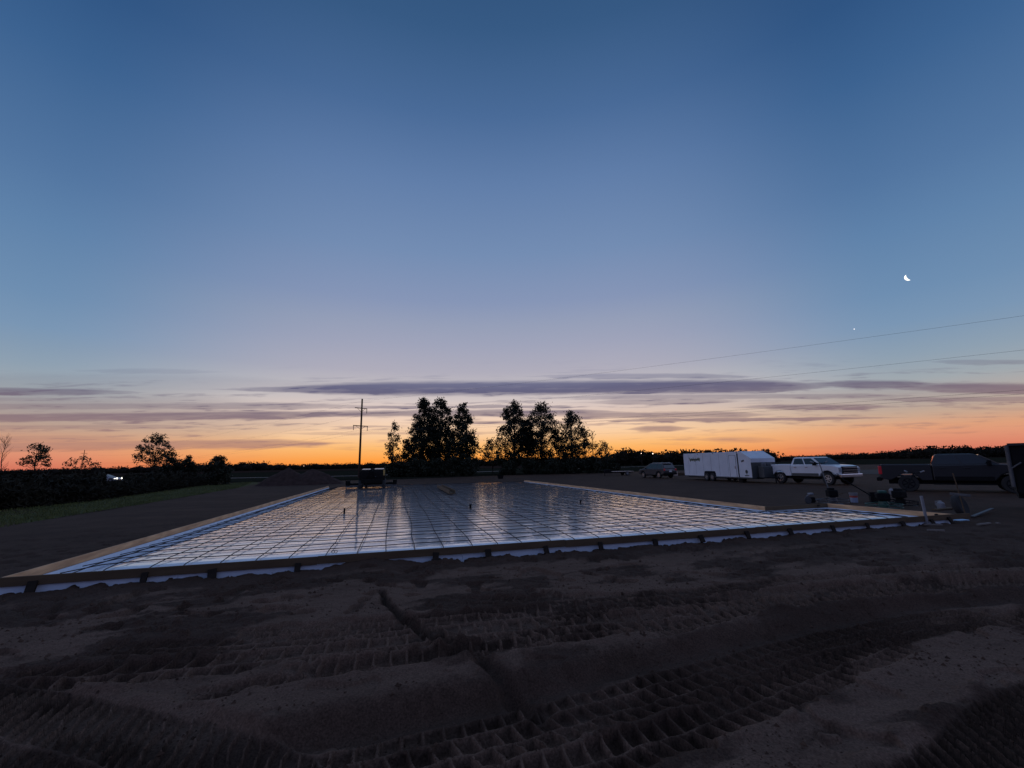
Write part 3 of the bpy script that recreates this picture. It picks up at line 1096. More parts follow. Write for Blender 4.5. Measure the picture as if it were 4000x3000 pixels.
# ------------------------------------------------------------------ trees
def tree(name, base, H, prof, label, cat='tree', seed=0, nclump=60, per=60, leaf=0.22, m='leaf', spread=0.09, bare=0, lean=0.0,
         group=None, trunk_r=None, low=0.12, stems=1, zb=-0.05):
    """trunk, limbs and a crown of small leaf faces gathered in clumps round the limb ends"""
    rs = np.random.RandomState(seed)
    root = thing(name, label, cat, (base[0], base[1], zb), rs.uniform(0, 6.28), group)
    tr = trunk_r or H*0.014
    hs, rsd = np.array([p[0] for p in prof]), np.array([p[1] for p in prof])
    tb = MB()
    tops = []
    for s in range(stems):
        a = rs.uniform(0, 6.28)
        sp = 0.0 if stems == 1 else 0.10*H
        pts, n = [], 9
        for k in range(n):
            f = k/(n-1)
            pts.append((math.cos(a)*sp*f+lean*H*f*f+rs.normal()*0.008*H*f, math.sin(a)*sp*f+rs.normal()*0.008*H*f, H*0.93*f))
        tb.tube(pts, tr, 7, tr*0.12)
        tops.append(np.array(pts))
    C = []
    for k in range(nclump):
        # pick heights in proportion to the crown's width
        for _ in range(50):
            f = rs.uniform(hs[0], hs[-1])
            r = np.interp(f, hs, rsd)
            if rs.uniform(0, rsd.max()) < r*0.9+0.1*rsd.max():
                break
        a = rs.uniform(0, 6.28)
        q = math.sqrt(rs.uniform(0.03, 1.0))
        st = tops[rs.randint(stems)]
        ax = np.array([np.interp(f*H, st[:, 2], st[:, 0]), np.interp(f*H, st[:, 2], st[:, 1])])
        c = np.array([ax[0]+math.cos(a)*r*H*q, ax[1]+math.sin(a)*r*H*q, f*H])
        C.append(c)
        f0 = max(low*0.8, f-0.5*r*q/max(0.05, rsd.max())*0.35-0.06)
        j = np.array([np.interp(f0*H, st[:, 2], st[:, 0]), np.interp(f0*H, st[:, 2], st[:, 1]), f0*H])
        mid = (j+c)/2+rs.normal(size=3)*0.02*H
        tb.tube([j, mid, c], tr*(0.34*(1-f)+0.09), 4, tr*0.05)
    for k in range(bare):       # naked twigs above and beside the leaves
        f = rs.uniform(0.5, 0.9)
        st = tops[rs.randint(stems)]
        j = np.array([np.interp(f*H, st[:, 2], st[:, 0]), np.interp(f*H, st[:, 2], st[:, 1]), f*H])
        a = rs.uniform(0, 6.28)
        L = H*rs.uniform(0.08, 0.2)
        e = j+np.array([math.cos(a)*0.55, math.sin(a)*0.55, 1.0])*L
        m1 = (j+e)/2+rs.normal(size=3)*0.05*L
        tb.tube([j, m1, e], tr*0.16, 4, tr*0.05)
        for _ in range(3):
            e2 = m1+np.array([rs.normal()*0.5, rs.normal()*0.5, 0.8])*L*0.45
            tb.tube([m1, e2], tr*0.09, 3, tr*0.04)
    tb.build('trunk', 'bark', root)
    if per:
        P = []
        for c in C:
            s = spread*H*rs.uniform(0.55, 1.25)
            n = int(per*rs.uniform(0.5, 1.4))
            P.append(c+rs.normal(size=(n, 3))*s*np.array([0.55, 0.55, 0.48]))
        P = np.vstack(P)
        P = P[P[:, 2] > 0.05]
        V, Q = leaf_quads(P, np.full(len(P), leaf), rs)
        np_mesh('crown', V, Q, m, root, smooth=False)
    return root


def spot(x, Y, z=0.0):
    return at(x, 1813-0.02*(x-2000), Y)


def hgt(x, ytop, Y):
    return at(x, ytop, Y).z


def grove():
    G = 'trees of the dark grove beyond the slab'
    spire = [(0.12, 0.20), (0.3, 0.22), (0.55, 0.185), (0.8, 0.105), (1.0, 0.015)]
    slim = [(0.12, 0.16), (0.35, 0.15), (0.65, 0.10), (0.9, 0.05), (1.0, 0.015)]
    full = [(0.16, 0.13), (0.4, 0.17), (0.7, 0.14), (0.9, 0.08), (1.0, 0.02)]
    loose = [(0.15, 0.18), (0.45, 0.24), (0.7, 0.24), (0.9, 0.14), (1.0, 0.03)]
    bush = [(0.1, 0.45), (0.4, 0.5), (0.75, 0.35), (1.0, 0.08)]
    T = [
        (1532, 80, 1648, slim, 'slim pale poplar at the left end of the grove', dict(nclump=80, per=26, spread=.055, leaf=.19), 'leaf2'),
        (1588, 81, 1712, full, 'short bushy tree between the slim poplar and the tall spire', dict(nclump=60, per=40, spread=.07, leaf=.20), 'leaf'),
        (1652, 82, 1556, spire, 'tallest pointed tree of the left clump, left of two others', dict(nclump=230, per=58, spread=.046, leaf=.20), 'leaf'),
        (1716, 83, 1562, [(0.15, 0.12), (0.4, 0.19), (0.6, 0.19), (0.82, 0.145), (0.95, 0.08), (1, .02)], 'tall round topped tree in the middle of the left clump', dict(nclump=210, per=56, spread=.046, leaf=.20), 'leaf'),
        (1806, 82, 1578, [(0.10, 0.25), (0.3, 0.25), (0.55, 0.20), (0.8, 0.115), (1.0, 0.03)], 'tall tapering tree at the right of the left clump', dict(nclump=230, per=54, spread=.047, leaf=.20), 'leaf'),
        (1925, 84, 1715, [(0.35, 0.26), (0.6, 0.30), (0.85, 0.22), (1, .08)], 'low spreading tree left of the right clump', dict(nclump=60, per=30, spread=.10, leaf=.19, lean=-.05), 'leaf2'),
        (2010, 85, 1572, [(0.15, 0.20), (0.4, 0.25), (0.6, 0.23), (0.8, 0.17), (0.92, .10), (1, .04)], 'tall dense tree at the left of the right clump', dict(nclump=210, per=52, spread=.047, leaf=.20), 'leaf'),
        (2062, 86, 1640, [(0.35, .12), (0.6, .17), (0.85, .12), (1, .03)], 'mid height tree behind the bare trunks of the right clump', dict(nclump=90, per=52, spread=.06, leaf=.21), 'leaf'),
        (2118, 85, 1578, loose, 'airy tree with bare twigs in the middle of the right clump', dict(nclump=175, per=52, spread=.055, leaf=.19, bare=14), 'leaf'),
        (2238, 84, 1612, [(0.1, 0.24), (0.3, 0.31), (0.6, 0.30), (0.85, 0.18), (1.0, .04)], 'open crowned tree with a bare leading twig right of the airy one', dict(nclump=195, per=50, spread=.06, leaf=.19, bare=9), 'leaf'),
        (2318, 85, 1680, [(0.3, .1), (.6, .12), (1, .03)], 'almost leafless thin tree near the right end of the grove', dict(nclump=16, per=8, spread=.05, leaf=.16, bare=22), 'leaf2'),
        (2352, 84, 1722, [(0.2, .35), (.55, .38), (.85, .22), (1, .06)], 'small leafy shrub tree at the right end of the grove', dict(nclump=50, per=24, spread=.09, leaf=.18), 'leaf2'),
        (2185, 87, 1668, [(0.3, .16), (.6, .18), (1, .05)], 'thin scrappy tree in the gap of the right clump', dict(nclump=46, per=18, spread=.07, leaf=.17, bare=6), 'leaf2'),
    ]
    for k, (x, Y, yt, pr, lab, kw, m) in enumerate(T):
        p = spot(x, Y)
        tree('grove_tree', p, hgt(x, yt, Y)+0.05, pr, lab, seed=200+k, m=m, group=G, **kw)
    # undergrowth at their feet
    B = [(1560, 78, 1800, 'round dark bush under the slim poplar'), (1630, 77, 1795, 'dark bush at the foot of the tallest pointed tree'),
         (1705, 78, 1795, 'dark bush below the round topped tree'), (1770, 77, 1792, 'dark bush between the round topped and tapering trees'),
         (1825, 78, 1798, 'dark bush at the right foot of the left clump'), (1985, 80, 1800, 'dark bush at the left foot of the right clump'),
         (2075, 80, 1796, 'dark bush under the bare trunks of the right clump'), (2150, 79, 1788, 'dark bush beneath the airy tree'),
         (2235, 80, 1786, 'dark bush beneath the open crowned tree'), (2315, 80, 1788, 'dark bush below the leafless thin tree'),
         (2385, 81, 1796, 'last dark bush at the right end of the grove')]
    for k, (x, Y, yt, lab) in enumerate(B):
        p = spot(x, Y)
        tree('bush', p, hgt(x, yt, Y), [(0.05, 0.62), (0.4, 0.66), (0.75, 0.5), (1.0, 0.12)], lab, 'bush', seed=300+k, nclump=70, per=40,
             leaf=0.2, spread=0.20, group='bushes along the foot of the grove', trunk_r=0.05, low=0.05)
    # left side trees
    L = [
        (130, 62, 1733, [(0.5, .28), (0.65, .24), (0.75, .16), (0.9, .2), (1, .08)], 'lone tree with tufted top near the left edge', dict(nclump=60, per=26, spread=.07, leaf=.15), 'leaf2'),
        (300, 60, 1785, [(0.55, .5), (0.75, .5), (0.9, .4), (1, .2)], 'low straggly shrub tree right of the lone left tree', dict(nclump=30, per=16, spread=.08, leaf=.14, bare=6, stems=3), 'leaf2'),
        (598, 62, 1698, [(0.45, .36), (0.6, .4), (0.75, .28), (0.9, .22), (1, .1)], 'broad rounded tree standing alone on the left', dict(nclump=110, per=26, spread=.06, leaf=.15), 'leaf2'),
        (672, 60, 1775, [(0.3, .3), (0.6, .3), (0.85, .2), (1, .06)], 'dark shrub at the right foot of the broad rounded tree', dict(nclump=60, per=30, spread=.09, leaf=.16), 'leaf'),
        (735, 60, 1783, [(0.1, .3), (0.5, .34), (0.85, .2), (1, .06)], 'dark pointed shrub beside the broad tree', dict(nclump=80, per=30, spread=.09, leaf=.16), 'leaf'),
        (852, 58, 1784, [(0.02, .4), (0.5, .45), (0.8, .3), (1, .1)], 'round bush standing alone before the fields', dict(nclump=130, per=30, spread=.10, leaf=.15), 'leaf'),
    ]
    for k, (x, Y, yt, pr, lab, kw, m) in enumerate(L):
        p = spot(x, Y)
        tree('field_tree', p, hgt(x, yt, Y), pr, lab, seed=400+k, m=m, group='trees along the left field edge', **kw)
    p = spot(-2, 40)
    tree('bare_tree', p, hgt(0, 1700, 40), [(0.4, .2), (1, .1)], 'leafless tree cut by the left edge of the view', seed=450, nclump=14, per=0, bare=26, trunk_r=0.06)


grove()


def brush():
    """the dark weedy thicket that fills the left side behind the grass"""
    rs = np.random.RandomState(8)
    P = []
    n = 60000
    x = rs.uniform(-420, 800, n)
    f = rs.uniform(0, 1, n)**1.6
    for i in range(n):
        y_front = np.interp(x[i], [-420, 0, 350, 740, 800], [2060, 2004, 1965, 1906, 1898])
        g0 = gp(x[i], y_front-1)
        Y0 = g0.y
        Yb = Y0 + 1.0 + f[i]*(56-Y0)
        k = Yb/g0.y
        X = g0.x*k
        top = 1.3 + 1.3*float(vnoise(np.array([X*0.3]), np.array([Yb*0.3]), 90)[0]) + 0.7*float(vnoise(np.array([X*1.1]), np.array([Yb*1.1]), 92)[0])
        # a gap through which the road shows
        if abs(x[i]-436) < 42:
            top = min(top, 1.9-42*Yb/1700)
        rise = min(1.0, 0.25+(Yb-Y0)/3.0)
        z = rs.uniform(0, 1)**0.75*max(0.1, top)*rise
        P.append((X, Yb, z))
    P = np.array(P)
    dist = np.hypot(P[:, 0], P[:, 1])
    V, Q = leaf_quads(P, 0.05+0.0024*dist, rs, elong=1.8)
    V[:, 2] = np.maximum(V[:, 2], 0.0)
    o = np_mesh('brush', V, Q, 'brush', smooth=False)
    tag(o, 'dark thicket of weeds and brush filling the left behind the grass verge', 'brush', kind='stuff')


brush()


def woods():
    """far woods on the horizon, one mass each"""
    rs = np.random.RandomState(12)

    def wood(pts, label, size, nper, seed):
        """pts: (x, y of the skyline, distance)"""
        rs = np.random.RandomState(seed)
        V_, Q_, off = [], [], 0
        xs = [p[0] for p in pts]
        x = xs[0]
        k = 0
        while x < xs[-1]:
            Y = np.interp(x, xs, [p[2] for p in pts])
            yt = np.interp(x, xs, [p[1] for p in pts])
            h = max(2.0, at(x, yt, Y).z*rs.uniform(0.72, 1.06))
            w = h*rs.uniform(0.45, 0.8)
            c = np.array(spot(x, Y*rs.uniform(0.97, 1.05)))
            n = nper
            a = rs.normal(size=(n, 3))
            a /= np.linalg.norm(a, axis=1, keepdims=True)
            a *= rs.uniform(0.35, 1, n)[:, None]**0.5
            blobs = rs.normal(size=(6, 3))*np.array([0.5, 0.5, 0.33])
            pick = blobs[rs.randint(6, size=n)]
            P = np.stack([c[0]+(pick[:, 0]+a[:, 0]*0.55)*w, c[1]+(pick[:, 1]+a[:, 1]*0.55)*w, h*0.60+(pick[:, 2]*0.5+a[:, 2]*0.34)*h], 1)
            nl = int(n*0.9)
            lowp = np.stack([c[0]+rs.normal(size=nl)*w*0.8, c[1]+rs.normal(size=nl)*w*0.4, rs.uniform(0, 0.72, nl)*h], 1)
            P = np.vstack([P, lowp])
            P[:, 2] = np.clip(P[:, 2], 0, h)
            V, Q = leaf_quads(P, np.full(len(P), size*h*0.12), rs, elong=1.0)
            V_.append(V)
            Q_.append(Q+off)
            off += len(V)
            # the dense heart of the crown
            th, ph = np.meshgrid(np.linspace(0, 2*np.pi, 10)[:-1], np.linspace(-1.45, 1.45, 6), indexing='ij')
            rr_ = rs.uniform(0.78, 1.12, th.shape)
            cx = c[0]+np.cos(th)*np.cos(ph)*w*0.78*rr_
            cy = c[1]+np.sin(th)*np.cos(ph)*w*0.6*rr_
            cz = np.maximum(h*(0.42+0.43*np.sin(ph)*rr_), -0.3)
            V = np.stack([cx, cy, cz], -1).reshape(-1, 3)
            ii, jj = np.meshgrid(np.arange(9), np.arange(5), indexing='ij')
            Q = np.stack([ii*6+jj, ((ii+1) % 9)*6+jj, ((ii+1) % 9)*6+jj+1, ii*6+jj+1], -1).reshape(-1, 4)
            V_.append(V)
            Q_.append(Q+off)
            off += len(V)
            x += max(3.0, (w*0.62/Y)*1700*rs.uniform(0.6, 1.3))
            k += 1
        o = np_mesh('far_woods', np.vstack(V_), np.vstack(Q_), 'farleaf', smooth=False)
        tag(o, label, 'woods', kind='stuff')
    wood([(2360, 1772, 230), (2450, 1754, 220), (2560, 1752, 215), (2640, 1755, 215), (2800, 1750, 210), (2880, 1752, 210), (2990, 1755, 215), (3020, 1768, 220), (3030, 1786, 230)],
         'dark wood on the horizon behind the white trailer', 1.0, 110, 31)
    wood([(3010, 1782, 420), (3150, 1778, 420), (3250, 1772, 400), (3380, 1766, 380), (3500, 1758, 340), (3640, 1742, 300), (3800, 1742, 290), (4000, 1738, 280), (4400, 1726, 270)],
         'dark rising tree line along the right horizon', 1.0, 90, 37)
    wood([(-300, 1850, 600), (0, 1834, 600), (300, 1826, 600), (700, 1814, 620), (930, 1806, 600), (1010, 1800, 600), (1060, 1812, 640), (1300, 1809, 640), (1500, 1804, 620), (1900, 1790, 520), (2100, 1786, 500), (2370, 1780, 500)],
         'thin dark tree line along the left and middle horizon', 1.0, 60, 41)


woods()


# ------------------------------------------------------------------ power line
def power_line():
    P1 = Vector((-27.9, 80.0, 0))
    d = Vector((0.8, -0.6, 0))
    n = Vector((0.6, 0.8, 0))         # across the line
    HP = at(1423, 1558, 80).z

    def pole(loc, H, label):
        root = thing('utility_pole', label, 'utility pole', loc, math.atan2(n.y, n.x), 'wooden poles of the power line')
        MB().tube([(0, 0, -0.3), (0, 0, H*0.5), (0.0, 0, H)], 0.21, 10, 0.14).build('pole', 'pole', root, smooth=True)
        for z, a, b in ((H-1.75, -1.35, 1.2), (H-5.0, -1.55, 1.5)):
            f = MB().box(((a+b)/2, 0.12, z), (b-a, 0.11, 0.13))
            for s, e in ((-1, a), (1, b)):
                f.tube([(s*0.12, 0.12, z-0.62), (e*0.62, 0.12, z-0.05)], 0.03, 5)
            f.build('crossarm', 'pole', root)
        for z, x in ((H-1.75, 1.15), (H-5.0, -1.48), (H-5.0, 1.43)):
            prof = []
            for k in range(6):
                prof += [(0.035, -0.07-0.14*k), (0.085, -0.10-0.14*k), (0.085, -0.13-0.14*k), (0.035, -0.16-0.14*k)]
            MB().lathe(prof, (x, 0.12, z), n=8).build('insulator', 'ceramic', root, smooth=True)
        return root
    pole(P1, HP, 'tall wooden utility pole with two crossarms left of the grove')
    P0 = Vector(spot(317, 235))
    P0.z = 0
    pole(P0, at(317, 1758, 235).z, 'tiny distant utility pole above the shrubs on the left')
    arm = n
    k = 0
    specs = [(HP-0.45, -0.25, 'topmost power line wire rising to the right from the pole'),
             (HP-2.75, 1.15, 'upper arm power line wire, second from the top'),
             (HP-6.0, -1.48, 'third power line wire from the lower crossarm'),
             (HP-6.0, 1.43, 'lowest power line wire beside the third one')]
    for z0, off, lab in specs:
        pts = []
        for s in np.linspace(-230, 0, 24):
            q = -s/256.0
            p = P1+d*s+arm*off
            pts.append((p.x, p.y, z0-4*3.2*q*(1-q)))
        for s in np.linspace(0, 190, 48)[1:]:
            q = s/200.0
            p = P1+d*s+arm*off
            pts.append((p.x, p.y, z0-4*2.15*q*(1-q)))
        o = MB().tube(pts, 0.008, 5).build('power_wire', 'wire')
        tag(o, lab, 'power line', 'wires of the power line')


power_line()


# ------------------------------------------------------------------ moon, planet, yard lights
def moon():
    D = 4000.0
    c = at(3549, 1083, D)
    px = (c-Vector((0, 0, CAMH))).length/1700*1.22
    r = 13.5*px*0.56
    view = (c-Vector((0, 0, CAMH))).normalized()
    up = Vector((0, 0, 1))
    rt = view.cross(up).normalized()
    up = rt.cross(view).normalized()
    # lit edge points down and to the left, towards the sun below the horizon
    ld = (-rt*0.92-up*0.39).normalized()
    ax = view.cross(ld).normalized()
    n = 22
    b = MB()
    outer, inner = [], []
    for k in range(n+1):
        th = math.pi*k/n
        e = ax*math.cos(th)*r
        outer.append(e+ld*math.sin(th)*r)
        inner.append(e+ld*math.sin(th)*r*0.34)
    vs = []
    for k in range(n+1):
        m = (outer[k]+inner[k])/2
        vs += [c+outer[k], c+inner[k], c+m-view*0.45*(outer[k]-inner[k]).length, c+m+view*0.2*(outer[k]-inner[k]).length]
    fs = []
    for k in range(n):
        i, j = 4*k, 4*k+4
        fs += [(i, i+2, j+2, j), (i+2, i+1, j+1, j+2), (i+1, i+3, j+3, j+1), (i+3, i, j, j+3)]
    b.add(vs, fs)
    o = b.build('moon', 'moon', smooth=True)
    tag(o, 'bright thin crescent moon in the blue sky at right', 'moon')
    p = at(3337, 1285.5, D)
    o = MB().lathe([(0.01, -5), (3.6, -3.4), (5.2, 0), (3.6, 3.4), (0.01, 5)], p, n=12).build('planet', 'planet', smooth=True)
    tag(o, 'tiny bright planet in the sky below and left of the moon', 'planet')


moon()


def yard_light(x, y, Y, label, r=0.22):
    p = at(x, y, Y)
    root = thing('yard_light', label, 'yard light', (p.x, p.y, 0), 0, 'far yard lights')
    MB().tube([(0, 0, 0), (0, 0, p.z-0.1)], 0.09, 6, 0.06).build('post', 'pole', root)
    MB().lathe([(0.02, p.z-r), (r*0.8, p.z-r*0.5), (r, p.z), (r*0.6, p.z+r*0.6), (0.02, p.z+r*0.7)], n=10).build('lamp', 'yard', root, smooth=True)


yard_light(2505, 1771, 205, 'left of two tiny pinkish lights in the wood behind the trailer')
yard_light(2550, 1772, 205, 'right of two tiny pinkish lights in the wood behind the trailer', 0.3)
yard_light(1187, 1820, 420, 'tiny light far across the field above the dirt mound', 0.25)
yard_light(1993, 1838.5, 110, 'tiny white light at the end of the pale road between the tree clumps', 0.16)


# ------------------------------------------------------------------ dirt mound
def mound():
    rs = np.random.RandomState(4)
    nx, ny = 90, 60
    X, Y = np.meshgrid(np.linspace(-5.4, 5.4, nx), np.linspace(-3.4, 3.4, ny))
    # two humps: a sharper one on the left, a broad one on the right
    def cone(cx, cy, rx, ry, h, p=1.0):
        d = np.sqrt(((X-cx)/rx)**2+((Y-cy)/ry)**2)
        return h*np.clip(1-d, 0, 1)**p
    Z = np.maximum(cone(-1.2, 0, 3.6, 2.9, 2.15, 1.0), cone(1.5, 0.2, 3.7, 3.0, 1.9, 0.85))
    Z = Z + 0.16*fbm(X*0.9, Y*0.9, 95, 4)*ss(Z, 0.0, 0.5) + 0.06*fbm(X*3, Y*3, 99, 3)*ss(Z, 0, 0.3) - 0.06
    i, j = np.meshgrid(np.arange(ny-1), np.arange(nx-1), indexing='ij')
    Q = np.stack([i*nx+j, i*nx+j+1, (i+1)*nx+j+1, (i+1)*nx+j], -1).reshape(-1, 4)
    o = np_mesh('dirt_mound', np.stack([X.ravel(), Y.ravel(), Z.ravel()], 1), Q, 'mound')
    p = gp(1165, 1893)
    o.location = (p.x, p.y, 0)
    o.rotation_euler = (0, 0, R(14))
    tag(o, 'double humped heap of dark soil beyond the left slab edge', 'dirt mound')


mound()


# ------------------------------------------------------------------ vehicles
def wheel(parent, x, y, r, w, n=22, spokes=6, rimk=0.62, side=1, rim='rim'):
    t = MB().lathe([(r*rimk, -w/2*0.9), (r*0.93, -w/2), (r, -w/2*0.7), (r, w/2*0.7), (r*0.93, w/2), (r*rimk, w/2*0.9)], (0, 0, 0), 'y', n)
    o = t.build('wheel', 'rubber', parent, smooth=True)
    o.location = (x, y, r)
    b = MB()
    yo = side*w*0.36
    b.lathe([(r*rimk*0.96, yo), (r*rimk*0.99, yo+side*0.03), (r*rimk*0.86, yo+side*0.03), (r*rimk*0.80, yo-side*0.02), (0.02, yo-side*0.03)], (0, 0, 0), 'y', n)
    for k in range(spokes):
        a = 2*math.pi*k/spokes+0.3
        rr = r*rimk*0.5
        b.box((rr*math.cos(a), yo+side*0.0, rr*math.sin(a)), (r*rimk*0.9, 0.05, r*0.13), 0, -a)
    b.lathe([(r*0.13, yo-0.02), (r*0.13, yo+side*0.035), (0.01, yo+side*0.04)], (0, 0, 0), 'y', 10)
    b.build('rim', rim, o)
    return o


def arch(cx, r, z0, n=9, cz=None):
    """points of a wheel arch from its rear foot to its front foot (rising over the wheel)"""
    cz = z0 if cz is None else cz
    a0 = math.asin(max(-1, min(1, (z0-cz)/r)))
    return [(cx-r*math.cos(t), cz+r*math.sin(t)) for t in np.linspace(a0, math.pi-a0, n)]


def pane(name, parent, q, m='glass', off=0.008, inset=0.0, thick=0.012):
    """a thin pane over four corners (counter-clockwise seen from outside)"""
    q = [Vector(p) for p in q]
    n = (q[1]-q[0]).cross(q[3]-q[0]).normalized()
    c = sum(q, Vector())/4
    q = [p+(c-p)*inset for p in q]
    b = MB()
    b.add([p+n*off for p in q]+[p-n*thick for p in q], [(0, 1, 2, 3), (7, 6, 5, 4), (0, 4, 5, 1), (1, 5, 6, 2), (2, 6, 7, 3), (3, 7, 4, 0)])
    return b.build(name, m, parent)


def greenhouse(parent, paint, zb, zr, xb0, xb1, xr0, xr1, wb, wr, name='cab'):
    rings = []
    for f, zz in ((0, zb), (0.86, None), (0.97, None), (1.0, None)):
        z = zb+(zr-zb)*f
        e = 0.0 if f < 0.9 else (0.05 if f < 0.99 else 0.16)
        x0 = xb0+(xr0-xb0)*f+e
        x1 = xb1+(xr1-xb1)*f-e
        w = wb+(wr-wb)*f-e*0.7
        rings.append([(x0, -w, z), (x1, -w*0.97, z), (x1, w*0.97, z), (x0, w, z)])
    return MB().loft(rings).build(name, paint, parent, smooth=True)


def lerp(a, b, f):
    return a+(b-a)*f


def pickup(name, label, loc, heading, paint, lower, trim='chrome', tail=-0.22):
    root = thing(name, label, 'pickup truck', loc, heading, 'pickups parked on the right')
    HW = 1.0
    zs, zb = 0.60, 1.40
    rw, fw, wr = 1.28, 5.14, 0.44
    # bed sides, tailgate and floor
    out = [(tail, 0.70), (0.55, zs)] + arch(rw, 0.55, zs, 9, 0.45)[1:-1] + [(rw+0.56, zs), (2.28, zs), (2.28, 1.44), (tail-0.04, 1.46)]
    b = MB()
    for s in (-1, 1):
        b.prism(out, s*HW, s*(HW-0.10))
    b.box((tail+0.01, 0, 1.08), (0.08, 2*HW-0.2, 0.74))
    b.box(((tail+2.26)/2, 0, 0.86), (2.22-tail, 2*HW-0.2, 0.06))
    b.box((2.24, 0, 1.15), (0.06, 2*HW-0.2, 0.56))
    b.build('bed', paint, root, bevel=0.03)
    # cab and nose
    out = [(2.31, zs)] + [(fw-0.60, zs-0.02)] + arch(fw, 0.56, zs-0.02, 9, 0.45)[1:-1] + [(fw+0.58, 0.62), (5.98, 0.66), (6.04, 1.05), (5.98, 1.27), (5.6, 1.37), (4.62, 1.44), (2.31, 1.40)]
    b = MB().prism(out, -HW, HW)
    b.build('body', paint, root, bevel=0.05)
    greenhouse(root, paint, 1.38, 1.98, 2.31, 4.78, 2.52, 3.98, 0.95, 0.78)
    # lower two-tone strip
    for s in (-1, 1):
        MB().box(((2.36+fw-0.62)/2, s*(HW+0.004), zs+0.11), (fw-0.62-2.36, 0.012, 0.20)).build('rocker_trim', lower, root)
    # glass
    for s in (-1, 1):
        def P(f, g):
            z = lerp(1.38, 1.98, g)
            x = lerp(lerp(2.31, 2.52, g), lerp(4.78, 3.98, g), f)
            return (x, s*lerp(0.95, 0.78, g)*(1-0.03*f), z)
        for f0, f1 in ((0.07, 0.46), (0.50, 0.93)):
            q = [P(f0, 0.12), P(f1, 0.12), P(f1-(0.02 if f1 < .6 else 0.05), 0.84), P(f0, 0.84)]
            pane('side_window', root, q if s < 0 else q[::-1])
    q = [(4.78, -0.90, 1.42), (4.78, 0.90, 1.42), (4.12, 0.76, 1.90), (4.12, -0.76, 1.90)]
    pane('windscreen', root, q, off=0.03, inset=0.02)
    q = [(2.33, 0.86, 1.45), (2.33, -0.86, 1.45), (2.48, -0.72, 1.87), (2.48, 0.72, 1.87)]
    pane('rear_window', root, q, off=0.02)
    # nose
    MB().box((6.03, 0, 1.04), (0.10, 1.44, 0.50), bev=0.03).build('grille', 'black', root)
    g = MB()
    for z in (0.88, 1.04, 1.20):
        g.box((6.085, 0, z), (0.02, 1.36, 0.03))
    g.build('grille_bar', trim, root)
    MB().box((6.08, 0, 0.66), (0.22, 1.98, 0.26), bev=0.05).build('front_bumper', trim, root)
    MB().box((tail-0.10, 0, 0.66), (0.22, 1.90, 0.20), bev=0.04).build('rear_bumper', trim if trim == 'chrome' else 'black', root)
    for s in (-1, 1):
        MB().box((5.96, s*0.86, 1.08), (0.20, 0.26, 0.26), bev=0.03).build('headlight', 'lamp', root)
        MB().box((tail, s*0.94, 1.16), (0.16, 0.14, 0.46), bev=0.03).build('tail_light', 'red', root)
        MB().box((4.42, s*1.16, 1.50), (0.16, 0.24, 0.26), bev=0.03).build('mirror', 'black', root)
        for x in (2.72, 3.62):
            MB().box((x, s*(HW+0.015), 1.24), (0.20, 0.035, 0.05), bev=0.01).build('door_handle', trim if paint == 'white' else paint, root)
        MB().box((3.4, s*(HW-0.02), 0.42), (2.3, 0.16, 0.06), bev=0.02).build('running_board', 'black', root)
    MB().box((3.1, 0, 0.55), (5.3, 1.30, 0.30)).build('chassis', 'black', root)
    for x in (rw, fw):
        for s in (-1, 1):
            wheel(root, x, s*(HW-0.16), wr, 0.27, side=s, rim='rim' if trim == 'chrome' else 'black')
    return root


